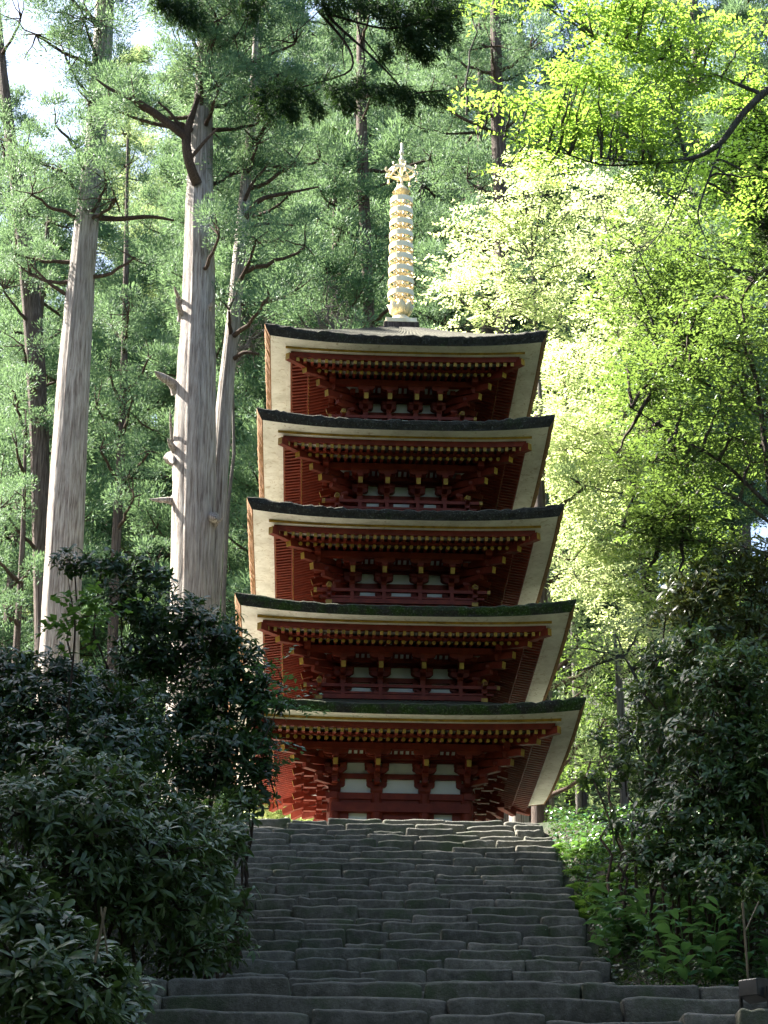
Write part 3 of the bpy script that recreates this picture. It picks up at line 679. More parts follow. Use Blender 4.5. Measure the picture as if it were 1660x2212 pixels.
px_tree('cedar_tree', 'big pale cedar trunk leaning right, further left of the two great trunks', [(128, 1400), (140, 1150), (160, 800), (185, 500), (205, 330), (222, 100), (236, -200), (246, -500)], [86, 78, 66, 54, 48, 42, 30, 16], 53,
    [(60, 560, 50, 50), (30, 520, 60, 40), (140, 380, 110, 45), (240, 420, 100, 40), (80, 440, 80, 40), (200, 100, 110, 60), (90, 110, 120, 35), (165, 180, 50, 55), (60, 335, 70, 35), (130, 300, 40, 30), (260, 230, 90, 50), (150, 20, 120, 50), (250, -60, 130, 60), (180, -200, 140, 80), (290, 560, 60, 30), (260, 470, 110, 25), (215, 60, 65, 60), (228, 150, 60, 60), (205, 265, 55, 45), (210, 200, 50, 50), (170, 330, 60, 40)], L_cedar, M_cedarbark, 31,
    stubs=[(150, 985, 132, 978, 12, 8, -.2), (135, 1105, 122, 1098, 10, 6, -.3), (150, 820, 158, 812, 10, 6, -.5)],
    limbs=[([(215, 470, 0), (260, 490, -.4), (330, 490, -.6), (380, 500, -.6)], [14, 12, 9, 5]), ([(150, 640, 0), (110, 625, -.3), (70, 585, -.4)], [9, 7, 4])], dens=1.0)
px_tree('cedar_tree', 'great grey cedar trunk with broken branch stubs and a forked lower limb', [(414, 1340), (418, 1150), (420, 950), (424, 800), (430, 620), (430, 450), (434, 330), (440, 220), (446, 0), (450, -250), (452, -450)], [88, 90, 88, 82, 66, 60, 50, 40, 32, 22, 12], 47.5,
    [(480, 100, 80, 55), (400, 130, 90, 50), (320, 200, 80, 50), (240, 215, 70, 45), (300, 260, 70, 30), (520, 160, 60, 50), (400, 60, 100, 50), (500, 30, 100, 50), (560, 90, 80, 45), (480, 230, 50, 60), (460, 370, 50, 40), (560, 260, 60, 40), (600, 190, 60, 40), (640, 110, 70, 40), (420, -60, 150, 60), (560, -40, 120, 50), (440, -200, 160, 90), (480, 545, 45, 45), (440, 180, 70, 50), (500, 345, 60, 40)], L_cedar, M_cedarbark, 32, blades=260,
    stubs=[(390, 655, 380, 640, 16, 11, -.5), (395, 690, 385, 668, 26, 18, -.6), (440, 690, 462, 668, 24, 18, -.4), (385, 840, 338, 822, 34, 22, -.5), (380, 1085, 325, 1092, 26, 10, -.4), (382, 985, 366, 965, 30, 16, -.5), (372, 965, 372, 905, 10, 7, -.6), (455, 1120, 470, 1138, 40, 34, -.5), (462, 1142, 488, 1136, 10, 5, -.6), (372, 990, 378, 1020, 34, 14, -.5)],
    limbs=[([(428, 410, -.3), (412, 385, -.7), (405, 330, -.8), (422, 290, -.9), (434, 250, -.9)], [26, 22, 22, 16, 11]), ([(408, 335, -.8), (380, 315, -.9), (340, 290, -1), (300, 265, -1.1), (250, 250, -1.1), (220, 225, -1.1)], [20, 19, 17, 13, 9, 5]), ([(416, 375, -.7), (450, 345, -.9), (475, 320, -.9)], [10, 8, 5]), ([(405, 325, -.8), (375, 290, -1), (350, 268, -1)], [9, 7, 4])], dens=1.15)
px_tree('cedar_tree', 'slim second cedar stem rising along the right side of the great grey trunk', [(462, 1180), (474, 1020), (484, 880), (494, 780), (508, 660), (516, 560), (524, 480), (532, 380), (545, 250), (552, 100), (560, -100)], [44, 40, 36, 32, 30, 28, 26, 22, 17, 13, 7], 48.3,
    [(560, 330, 60, 50), (620, 260, 70, 45), (640, 360, 60, 40), (560, 560, 50, 50), (640, 620, 50, 50), (600, 480, 50, 35), (700, 200, 60, 50), (690, 310, 55, 45), (500, 690, 35, 40), (590, 700, 45, 25), (660, 540, 50, 40)], L_cedar, M_cedarbark, 33,
    limbs=[([(524, 480, 0), (560, 445, -.4), (620, 440, -.5), (690, 430, -.6)], [15, 11, 7, 4]), ([(520, 455, 0), (545, 410, -.3), (580, 380, -.5)], [12, 8, 5]), ([(522, 500, 0), (570, 490, -.2), (640, 500, -.3)], [10, 7, 4]), ([(498, 780, 0), (530, 775, -.4), (562, 785, -.5)], [12, 8, 6])])
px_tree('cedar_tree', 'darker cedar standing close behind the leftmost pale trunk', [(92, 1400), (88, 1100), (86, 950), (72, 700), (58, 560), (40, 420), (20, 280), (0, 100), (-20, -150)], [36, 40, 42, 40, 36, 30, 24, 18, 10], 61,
    [(70, 790, 60, 50), (20, 640, 60, 60), (90, 900, 40, 40), (20, 350, 60, 40), (60, 90, 80, 35), (0, 220, 30, 60), (30, 450, 60, 45), (0, 1000, 50, 90), (20, 1120, 60, 60), (30, 850, 40, 60), (130, 700, 40, 30), (50, 560, 50, 40), (60, 470, 50, 40)], L_cedar, M_darkbark, 34, tuft_r=.5)
px_tree('cedar_tree', 'thin straight young cedar at the far left edge', [(34, 1420), (42, 1300), (50, 1150), (54, 1000), (56, 880)], [15, 14, 11, 7, 2], 57,
    [(0, 1200, 40, 60), (70, 1230, 20, 30), (20, 1330, 30, 20), (54, 900, 35, 40), (50, 990, 35, 40), (60, 1080, 35, 35)], L_cedar, M_darkbark, 35)
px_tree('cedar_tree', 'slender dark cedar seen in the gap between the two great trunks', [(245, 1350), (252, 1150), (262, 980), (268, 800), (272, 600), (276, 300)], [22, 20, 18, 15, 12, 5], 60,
    [(250, 830, 70, 45), (300, 900, 50, 40), (230, 1000, 40, 40), (290, 720, 60, 50), (330, 1000, 40, 40), (220, 900, 40, 50), (300, 1100, 50, 50), (240, 680, 50, 40), (330, 800, 40, 50), (210, 1200, 30, 50), (330, 1200, 30, 50)], L_cedar, M_darkbark, 36, tuft_r=.5)
px_tree('cedar_tree', 'reddish brown cedar trunk rising behind the spire', [(800, 720), (792, 560), (786, 420), (782, 300), (780, 100), (778, -100)], [22, 24, 25, 24, 18, 10], 63,
    [(700, 640, 60, 60), (760, 480, 50, 50), (840, 560, 40, 70), (850, 380, 40, 40), (800, 220, 80, 60), (740, 130, 70, 50), (900, 460, 60, 50), (690, 480, 60, 40), (930, 320, 50, 50), (800, 60, 90, 50), (900, 640, 50, 50)], L_cedar, M_darkbark, 37, tuft_r=.5)
px_tree('cedar_tree', 'tall cedar right of the spire, trunk shaded brown', [(1085, 560), (1082, 420), (1078, 320), (1074, 200), (1070, 0)], [32, 30, 30, 26, 20], 60,
    [(990, 200, 70, 70), (1060, 120, 80, 60), (960, 90, 70, 60), (1140, 110, 60, 60), (960, 540, 60, 60), (1010, 370, 50, 50), (930, 230, 50, 50), (1130, 230, 50, 50), (1180, 620, 60, 60), (1040, 480, 50, 40), (980, 650, 50, 40)], L_cedar, M_darkbark, 38, tuft_r=.5)
px_tree('cedar_tree', 'sunlit cedar trunk base standing right behind the pagoda', [(1122, 1775), (1120, 1600), (1118, 1300)], [44, 42, 36], 47, [], L_cedar, M_cedarbark, 39)
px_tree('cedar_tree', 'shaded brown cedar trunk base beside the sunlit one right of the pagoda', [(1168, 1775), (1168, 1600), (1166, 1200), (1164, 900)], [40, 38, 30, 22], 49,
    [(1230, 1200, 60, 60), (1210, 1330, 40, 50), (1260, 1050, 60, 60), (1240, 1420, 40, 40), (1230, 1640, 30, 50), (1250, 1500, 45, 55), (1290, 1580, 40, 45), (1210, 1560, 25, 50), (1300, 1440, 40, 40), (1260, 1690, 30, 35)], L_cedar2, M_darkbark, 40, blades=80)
px_tree('slender_tree', 'thin pale trunk with peeling bark right of the pagoda', [(1352, 1790), (1348, 1650), (1340, 1500), (1334, 1430), (1328, 1370)], [22, 20, 17, 11, 5], 43, [], L_cedar, M_cedarbark, 41,
    limbs=[([(1335, 1430, 0), (1390, 1410, -.2), (1450, 1370, -.4)], [9, 6, 3]), ([(1338, 1460, 0), (1400, 1440, -.2), (1470, 1425, -.3)], [7, 5, 3])])

# ---- bare grey dead twigs beside the top roof
def dead_bush(label, X, Y, yd, seed, starts):
    r = np.random.default_rng(seed); p0 = np.array(at(X, Y, yd)); gz = float(hgt(p0[0], p0[1])); e = empty('dead_tree', (p0[0], p0[1], gz), label, 'tree')
    T = Tubes(); T.add(curve_to((p0[0], p0[1], gz-.2), p0, 14, 0, .02, r), np.linspace(.10, .035, 14), 8); link_mesh('trunk', T.mesh('trunk'), M_greybranch, e, True)
    T = Tubes()
    for (sx, sy) in starts:
        q = np.array(at(sx, sy, yd+r.uniform(-.4, .4))); Q = curve_to(p0, q, 9, -.12, .14, r); T.add(Q, np.linspace(.03, .008, 9), 5)
        for i in range(9):
            a = Q[r.integers(3, 9)]; b = a+rdir(1, r)[0]*r.uniform(.3, .8)+np.array([0, 0, .1]); C = curve_to(a, b, 7, .12, .22, r); T.add(C, np.linspace(.009, .004, 7), 4)
            for j in range(3):
                a2 = C[r.integers(2, 7)]; T.add(curve_to(a2, a2+rdir(1, r)[0]*r.uniform(.12, .35), 5, .1, .25, r), np.linspace(.005, .003, 5), 3)
    link_mesh('twigs', T.mesh('twigs'), M_greybranch, e, True)
dead_bush('leafless grey twiggy tree just left of the top roof corner', 502, 790, 51.6, 91, [(520, 700), (560, 690), (590, 700), (540, 740), (600, 680), (510, 740)])
dead_bush('bare curling twigs of a dead tree behind the top roof beside the spire', 720, 760, 48, 92, [(660, 660), (700, 640), (740, 650), (690, 690), (760, 690), (640, 700), (720, 620)])
# ---- broadleaf trees ----------------------------------------------------------------------
def leafy_tree(name, label, trunk, widths, yd, blobs, leafmat, barkmat, seed, leaf=.07, dens=260, depth=1.2, group=None, limbs=(), cat_='tree', root=True, flat=.35, lw=.45, twig=.012):
    r = np.random.default_rng(seed); P = [at(X, Y, yd) for X, Y in trunk]; q = [w_/2/pxm(yd, Y) for (X, Y), w_ in zip(trunk, widths)]
    if root:
        b0 = P[0]; gz = float(hgt(b0.x, b0.y)); P = [Vector((b0.x, b0.y, gz-.2))]+P; q = [q[0]*1.2]+q
        e = empty(name, (b0.x, b0.y, gz), label, cat_, group)
    else: e = empty(name, tuple(P[0]), label, cat_, group)
    sp_ = smooth_path(P, 40); d = np.r_[0, np.cumsum(np.linalg.norm(np.diff(np.array([tuple(p) for p in P]), axis=0), axis=1))]
    T = Tubes(); T.add(sp_, np.interp(np.linspace(0, d[-1], 40), d, q), 12, .04, seed); link_mesh('trunk', T.mesh('trunk'), barkmat, e, True)
    Bm = Tubes(); anchors = [sp_]
    for pts, ws in limbs:
        Q = smooth_path([at(X, Y, yd)+Vector((0, dy, 0)) for X, Y, dy in pts], 18); anchors.append(Q)
        Bm.add(Q, np.interp(np.linspace(0, 1, 18), np.linspace(0, 1, len(ws)), [w_/2/pxm(yd) for w_ in ws]), 8, .05, seed)
    A = np.concatenate(anchors); parts = []
    for (X, Y, rx, ry) in blobs:
        s = 1/pxm(yd, Y); c0 = np.array(at(X, Y, yd)); c0[1] += r.uniform(-.5, .5)*depth
        dd = np.linalg.norm(A-(c0-np.array([0, 0, ry*s*.5])), axis=1); a = A[np.argmin(dd)]
        Bm.add(curve_to(a, c0, 8, -.04, .06, r), np.linspace(twig*2.6, twig, 8), 5)
        ns = max(4, int(rx*ry*s*s*PI*dens/14/ (1 if depth > .8 else 1.2)))
        U = rdir(ns, r)*(r.uniform(.1, 1, (ns, 1))**.45); C = c0+U*np.array([rx*s, min(depth, rx*s), ry*s])
        for j in range(ns):
            if j % 3 == 0: Bm.add(curve_to(c0+(C[j]-c0)*.15, C[j], 5, -.03, .08, r), np.linspace(twig*.7, twig*.3, 5), 4)
        # each spray: a flat fan of leaves along a twig
        nl = 14; az = r.uniform(0, 2*PI, ns); tw = np.stack([np.cos(az), np.sin(az)*.8, r.uniform(-.35, .25, ns)], 1); tw = unit(tw+U*.4)
        up = unit(np.stack([r.normal(0, flat, ns), r.normal(0, flat, ns), np.ones(ns)], 1))
        TW = np.repeat(tw, nl, 0); UP = np.repeat(up, nl, 0); CC = np.repeat(C, nl, 0); k = np.tile(np.arange(nl), ns)
        side = np.where(k % 2 == 0, 1, -1)[:, None]; along = (k/nl)[:, None]*leaf*5.5
        SD = unit(np.cross(TW, UP)); Pp = CC+TW*along+r.normal(0, leaf*.25, CC.shape)
        D = unit(TW*.55+SD*side*.8+r.normal(0, .2, CC.shape)); N = unit(UP+r.normal(0, .3, CC.shape))
        L = leaf*r.uniform(.75, 1.3, len(Pp)); parts.append((Pp, D, N, L, L*lw))
    if Bm.n: link_mesh('limbs', Bm.mesh('limbs'), barkmat, e, True)
    if parts: link_mesh('crown', leafmesh('crown', *cat(parts), fold=.1, droop=.12), leafmat, e)
    return e
def rblobs(poly, n, rx, ry, r):
    """blob centres scattered inside a photo rectangle list"""
    out = []
    for i in range(n):
        x0, y0, x1, y1 = poly[r.integers(len(poly))]; out.append((r.uniform(x0, x1), r.uniform(y0, y1), rx*r.uniform(.7, 1.3), ry*r.uniform(.7, 1.3)))
    return out
r_ = np.random.default_rng(5)
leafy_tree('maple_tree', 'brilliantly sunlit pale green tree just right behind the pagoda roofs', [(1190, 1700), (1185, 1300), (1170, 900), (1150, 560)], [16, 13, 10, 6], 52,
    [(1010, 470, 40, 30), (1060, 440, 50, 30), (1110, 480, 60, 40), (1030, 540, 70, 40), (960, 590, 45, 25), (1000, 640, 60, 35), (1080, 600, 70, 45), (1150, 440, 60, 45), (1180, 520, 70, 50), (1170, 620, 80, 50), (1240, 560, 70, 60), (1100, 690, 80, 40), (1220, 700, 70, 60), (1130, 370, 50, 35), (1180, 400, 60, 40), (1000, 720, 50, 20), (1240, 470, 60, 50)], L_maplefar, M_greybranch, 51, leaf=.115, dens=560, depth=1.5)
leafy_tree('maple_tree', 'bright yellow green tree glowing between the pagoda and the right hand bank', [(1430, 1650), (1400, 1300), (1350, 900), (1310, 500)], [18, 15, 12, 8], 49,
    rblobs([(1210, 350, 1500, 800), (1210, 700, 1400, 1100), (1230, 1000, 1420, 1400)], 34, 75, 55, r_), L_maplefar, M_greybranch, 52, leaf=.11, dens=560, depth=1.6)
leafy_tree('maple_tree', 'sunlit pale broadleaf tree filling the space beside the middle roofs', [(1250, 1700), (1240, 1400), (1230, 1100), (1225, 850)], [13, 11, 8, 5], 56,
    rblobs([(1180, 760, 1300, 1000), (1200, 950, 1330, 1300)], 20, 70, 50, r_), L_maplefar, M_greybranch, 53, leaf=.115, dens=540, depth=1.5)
leafy_tree('maple_tree', 'pale sunlit leafy boughs spreading over the thin peeling trunk right of the pagoda', [(1410, 1560), (1385, 1480), (1350, 1420)], [9, 7, 5], 42.3,
    [(1230, 1400, 35, 22), (1270, 1380, 50, 28), (1330, 1370, 50, 32), (1390, 1360, 50, 28), (1300, 1430, 50, 24), (1350, 1410, 40, 24), (1420, 1400, 40, 24), (1250, 1440, 35, 16)], L_maplefar, M_greybranch, 59, leaf=.10, dens=700, depth=.7)
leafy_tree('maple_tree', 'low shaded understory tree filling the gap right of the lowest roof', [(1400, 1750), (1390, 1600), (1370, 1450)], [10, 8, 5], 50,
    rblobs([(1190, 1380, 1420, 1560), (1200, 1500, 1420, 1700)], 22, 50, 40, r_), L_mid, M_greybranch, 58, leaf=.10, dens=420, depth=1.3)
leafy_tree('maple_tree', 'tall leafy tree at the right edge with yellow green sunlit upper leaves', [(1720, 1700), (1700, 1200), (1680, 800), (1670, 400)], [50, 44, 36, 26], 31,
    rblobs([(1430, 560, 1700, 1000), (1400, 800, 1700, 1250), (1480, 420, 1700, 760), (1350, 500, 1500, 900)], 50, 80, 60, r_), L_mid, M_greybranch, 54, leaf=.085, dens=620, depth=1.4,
    limbs=[([(1690, 900, 0), (1600, 820, -.3), (1530, 800, -.4), (1440, 830, -.4)], [12, 9, 6, 4]), ([(1690, 1150, 0), (1600, 1100, -.3), (1500, 1050, -.3)], [10, 7, 4])])
leafy_tree('maple_tree', 'overhanging bough reaching in at top right with a long curved grey limb', [(1760, 240), (1700, 180), (1660, 190), (1600, 250), (1560, 310), (1510, 340), (1430, 352), (1370, 350), (1300, 340)], [22, 20, 17, 15, 12, 9, 7, 5, 3.5], 20,
    [(1030, 190, 35, 22), (1070, 215, 40, 22), (1110, 240, 45, 26), (1150, 215, 40, 20), (1180, 255, 50, 30), (1230, 220, 50, 26), (1250, 280, 55, 30), (1300, 235, 50, 35), (1330, 290, 50, 30), (1390, 250, 50, 40), (1210, 330, 40, 18), (1160, 300, 40, 20), (1120, 285, 30, 16), (1400, 320, 50, 28), (1460, 270, 50, 35), (1090, 360, 30, 14)]+rblobs([(1290, 0, 1660, 200), (1180, 0, 1400, 60), (1400, 60, 1700, 250), (1400, 200, 1660, 480), (1150, 180, 1450, 330)], 60, 50, 32, r_)+[(1110, 15, 50, 20), (1020, 5, 50, 20), (1180, 30, 50, 25), (1250, 90, 40, 40)], L_maple, M_greybranch, 55, leaf=.06, dens=2000, depth=.7, root=False, cat_='bough', twig=.006,
    limbs=[([(1560, 310, 0), (1520, 420, -.1), (1500, 480, -.1), (1530, 540, -.1)], [6, 5, 4, 2]), ([(1400, 352, 0), (1300, 350, .1), (1230, 320, .1), (1140, 290, .2), (1060, 260, .2), (1010, 225, .2)], [5, 4.5, 4, 3, 2.5, 2]), ([(1500, 345, 0), (1440, 480, .1), (1370, 560, .1)], [4, 3, 2]), ([(1640, 200, 0), (1500, 130, .1), (1380, 90, .2), (1290, 60, .2)], [10, 8, 5, 3])])
leafy_tree('evergreen_oak', 'dark evergreen foliage hanging at the right edge under the curved limb', [(1790, 700), (1740, 500), (1700, 380)], [30, 24, 14], 24,
    [(1600, 330, 60, 45), (1640, 260, 50, 50), (1620, 420, 60, 50), (1660, 350, 50, 60), (1580, 400, 40, 40), (1640, 500, 40, 40), (1560, 340, 30, 25)], L_dark, M_darkbark, 56, leaf=.07, dens=5000, depth=.9, root=False, cat_='bough', lw=.5)
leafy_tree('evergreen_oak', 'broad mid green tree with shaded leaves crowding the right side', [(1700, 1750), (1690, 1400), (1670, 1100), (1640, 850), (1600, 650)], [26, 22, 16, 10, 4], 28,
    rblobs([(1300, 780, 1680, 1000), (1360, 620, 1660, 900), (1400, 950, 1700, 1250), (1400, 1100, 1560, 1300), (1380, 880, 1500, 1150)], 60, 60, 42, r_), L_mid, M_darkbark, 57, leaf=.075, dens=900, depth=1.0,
    limbs=[([(1670, 1100, 0), (1560, 1010, -.2), (1450, 960, -.3), (1360, 900, -.3)], [10, 8, 5, 3]), ([(1680, 1200, 0), (1560, 1160, .2), (1420, 1150, .2), (1330, 1120, .2)], [9, 7, 5, 3]), ([(1650, 900, 0), (1540, 820, .2), (1430, 760, .3)], [8, 6, 3])])

# ---- dark conifer boughs hanging in at the top --------------------------------------------
def hanging_bough(label, stems, sprays, yd, seed):
    r = np.random.default_rng(seed); p0 = at(stems[0][0][0][0], stems[0][0][0][1], yd)
    e = empty('conifer_bough', tuple(p0), label, 'bough'); T = Tubes()
    for pts, w0, w1 in stems:
        Q = smooth_path([at(X, Y, yd)+Vector((0, r.uniform(-.1, .1), 0)) for X, Y in pts], 16); T.add(Q, np.linspace(w0, w1, 16)/2/pxm(yd), 6, .03, seed)
    link_mesh('twigs', T.mesh('twigs'), M_branch, e, True)
    parts = []; s = 1/pxm(yd)
    for (X, Y, X1, Y1, wd) in sprays:           # a drooping fan of flat scaly sprays from (X,Y) to (X1,Y1)
        n = int(math.hypot(X1-X, Y1-Y)*wd/34)+5
        t = r.uniform(0, 1, n); a = np.array(at(X, Y, yd)); b = np.array(at(X1, Y1, yd)); dirv = unit((b-a)[None])[0]
        P = a+(b-a)*t[:, None]+r.normal(0, 1, (n, 3))*np.array([wd*s*.38, wd*s*.6, wd*s*.30])
        nb = 16; ax = unit(np.array([0, 0, -.55])+dirv*.6+r.normal(0, .45, (n, 3))); AX = np.repeat(ax, nb, 0); sd_ = np.repeat(unit(np.cross(ax, rdir(n, r))), nb, 0)
        kk = np.tile(np.arange(nb), n); sg_ = np.where(kk % 2 == 0, 1, -1)[:, None]
        C = np.repeat(P, nb, 0)+AX*(kk/nb*.13)[:, None]; D = unit(AX*1.0+sd_*sg_*.75+r.normal(0, .15, (n*nb, 3))); L = r.uniform(.035, .07, n*nb)*(1.15-kk/nb*.7)
        parts.append((C+r.normal(0, .004, C.shape), D, rdir(n*nb, r), L, L*.20))
    link_mesh('foliage', leafmesh('foliage', *cat(parts), fold=.1, droop=.1), L_conif, e); return e
hanging_bough('dark drooping conifer bough hanging from the top edge above the spire',
    [([(700, -60), (690, 10), (740, 60), (800, 110), (860, 180), (900, 215)], 9, 3), ([(690, 10), (760, 90), (770, 170), (720, 160), (640, 190), (550, 190)], 7, 3), ([(720, 30), (830, 60), (900, 60), (980, 20)], 6, 3), ([(770, 50), (790, 120), (770, 200)], 4, 2), ([(820, -40), (860, 40), (900, 80)], 8, 4), ([(745, 60), (740, 110), (745, 160)], 3, 2), ([(700, 0), (650, 60), (610, 80)], 3, 2), ([(900, 215), (960, 205)], 4, 2), ([(780, 70), (850, 150), (870, 165)], 4, 2)],
    [(545, 190, 640, 190, 22), (560, 195, 580, 250, 22), (600, 195, 610, 235, 20), (620, 190, 640, 250, 24), (660, 190, 690, 240, 30), (700, 170, 760, 225, 30), (740, 180, 800, 190, 26), (800, 190, 870, 200, 28), (860, 195, 960, 210, 20), (870, 200, 890, 240, 18), (820, 30, 960, 40, 60), (860, 70, 950, 90, 50), (780, 10, 860, 20, 30), (900, 90, 930, 120, 30), (850, 90, 830, 120, 24), (680, 0, 780, 10, 40), (900, 10, 990, 20, 50), (930, 60, 970, 70, 30)], 15, 61)
hanging_bough('small dark conifer bough tip hanging at the top edge left of centre',
    [([(400, -60), (410, 0), (430, 30)], 5, 2), ([(560, -40), (540, 20), (500, 80)], 4, 2), ([(540, 20), (525, 80), (530, 100)], 3, 1.5)],
    [(340, 0, 420, 10, 30), (400, 20, 440, 50, 22), (380, 10, 400, 40, 24), (510, -10, 560, 10, 30), (540, 10, 550, 30, 16), (330, -10, 370, 20, 20)], 15, 62)

# ---- whorled shrubs -----------------------------------------------------------------------
def whorl_shrub(name, label, blobs, seed, leafmat, L=.13, W=.036, dens=38, nl=9, yd0=None, cat_='shrub', sag=.15, open_=.0):
    """blobs: (X, Y, rx, ry, yd)"""
    r = np.random.default_rng(seed)
    cs = [(np.array(at(X, Y, yd)), rx/pxm(yd, Y), ry/pxm(yd, Y), yd) for X, Y, rx, ry, yd in blobs]
    fx = float(np.mean([c[0][0] for c in cs])); fy = float(np.mean([c[0][1] for c in cs])); gz = float(hgt(fx, fy))
    e = empty(name, (fx, fy, gz), label, cat_); T = Tubes(); parts = []
    foot = np.array([fx, fy, gz-.1])
    for c, rx, ry, yd in cs:
        g0 = foot+np.array([(c[0]-fx)*.75, (c[1]-fy)*.7, 0]); g0[2] = float(hgt(g0[0], g0[1]))-.1
        T.add(curve_to(g0, c, 9, -.05, .08, r), np.linspace(.026, .010, 9), 6)
        area = rx*ry*4*PI; n = max(6, int(area*dens)); U = rdir(n, r); rr = r.uniform(.45, 1.05, (n, 1)); rr[: n//2] = r.uniform(.85, 1.1, (n//2, 1)); rr[: n//8] = r.uniform(1.05, 1.4, (n//8, 1))
        C = c+U*rr*np.array([rx, min(rx, .9), ry]); A = unit(U*.7+np.array([0, -.15, .75])+r.normal(0, .25, U.shape))
        for j in range(0, n, 3): T.add(curve_to(c+(C[j]-c)*.2, C[j], 5, .0, .1, r), np.linspace(.008, .004, 5), 4)
        # orthonormal frame
        ref = rdir(n, r); X_ = unit(np.cross(A, ref)); Y_ = np.cross(A, X_)
        az = np.tile(np.arange(nl)*2*PI/nl, n)+np.repeat(r.uniform(0, 6, n), nl)+r.normal(0, .38, n*nl); AA = np.repeat(A, nl, 0)
        rad = np.cos(az)[:, None]*np.repeat(X_, nl, 0)+np.sin(az)[:, None]*np.repeat(Y_, nl, 0); tilt = r.uniform(-.45, .75, (n*nl, 1))+np.repeat(r.normal(0, .25, n), nl)[:, None]
        D = unit(rad+AA*tilt); N = unit(AA-D*.2+r.normal(0, .15, D.shape)); P = np.repeat(C, nl, 0)+AA*r.uniform(-.02, .03, (n*nl, 1))*L*4+D*L*.08
        LL = L*r.uniform(.55, 1.3, n*nl)*np.repeat(r.uniform(.7, 1.2, n), nl); keep = r.uniform(size=n*nl) > .2
        parts.append((P[keep], D[keep], N[keep], LL[keep], (LL*W/L)[keep]))
    link_mesh('stems', T.mesh('stems'), M_branch, e, True)
    link_mesh('foliage', leafmesh('foliage', *cat(parts), fold=.08, droop=sag, big=True), leafmat, e); return e
whorl_shrub('rhododendron', 'tall dark rhododendron left of the pagoda whose top sprays reach over the trunks',
    [(160, 1215, 45, 20, 27), (220, 1225, 50, 24, 27), (290, 1225, 50, 24, 27), (340, 1250, 30, 28, 27), (260, 1290, 55, 35, 27), (330, 1320, 60, 45, 27), (400, 1330, 55, 45, 26.5), (460, 1380, 60, 50, 26.5), (380, 1410, 80, 60, 27), (300, 1420, 70, 55, 27), (520, 1440, 60, 55, 26.5), (470, 1500, 80, 60, 26.5), (560, 1510, 50, 50, 26.5), (400, 1540, 80, 60, 26.5), (540, 1590, 60, 60, 26.5), (470, 1640, 80, 70, 26), (570, 1640, 35, 50, 26.5), (400, 1660, 60, 60, 26), (545, 1710, 50, 40, 26.5)], 71, L_dark, L=.12, W=.038, dens=75)
whorl_shrub('rhododendron', 'dark rhododendron thicket along the left edge at middle height',
    [(30, 1450, 60, 40, 25), (110, 1460, 70, 45, 25), (190, 1470, 60, 40, 25), (60, 1530, 90, 60, 24.5), (170, 1540, 90, 60, 24.5), (270, 1530, 70, 60, 25), (20, 1620, 80, 60, 24), (130, 1630, 90, 60, 24), (240, 1620, 90, 60, 24), (320, 1610, 70, 60, 25), (0, 1500, 60, 50, 25)], 72, L_dark, L=.125, W=.036, dens=75)
whorl_shrub('rhododendron', 'rhododendron with long paler leaves beside the steps on the left',
    [(120, 1680, 90, 60, 20), (230, 1690, 80, 60, 20), (60, 1750, 110, 70, 19.5), (190, 1770, 120, 70, 19.5), (320, 1750, 90, 70, 20.5), (400, 1790, 70, 60, 21), (300, 1850, 120, 80, 20), (420, 1880, 90, 80, 21), (480, 1950, 60, 60, 22), (160, 1880, 120, 70, 19.5), (360, 1960, 110, 70, 20.5), (460, 2030, 70, 50, 21.5), (260, 1960, 110, 70, 20), (480, 1830, 45, 60, 22), (400, 2060, 80, 50, 20.5), (500, 1790, 35, 50, 23), (520, 1740, 35, 30, 24)], 73, L_rhodo, L=.135, W=.034, dens=70)
whorl_shrub('rhododendron', 'nearest rhododendron in the bottom left corner with pale tipped leaves',
    [(40, 1990, 90, 70, 13), (130, 2040, 80, 60, 13), (60, 2100, 110, 70, 12.6), (190, 2110, 90, 60, 13), (260, 2140, 60, 50, 13.4), (120, 2180, 120, 60, 12.6), (230, 2200, 80, 50, 13), (0, 1900, 50, 50, 13)], 74, L_rhodo, L=.13, W=.034, dens=110)
whorl_shrub('rhododendron', 'bronze tinged rhododendron high on the right edge',
    [(1480, 1270, 50, 30, 27.6), (1540, 1240, 50, 35, 27.6), (1600, 1260, 60, 45, 27.6), (1650, 1300, 50, 60, 27.6), (1500, 1330, 60, 35, 27.6), (1570, 1340, 70, 45, 27.6), (1600, 1200, 60, 30, 27.6), (1660, 1200, 50, 40, 27.6), (1530, 1290, 60, 30, 27.6), (1640, 1380, 60, 50, 27.6), (1440, 1320, 40, 25, 27.6), (1560, 1400, 50, 30, 27.6)], 75, L_olive, L=.14, W=.036, dens=38)
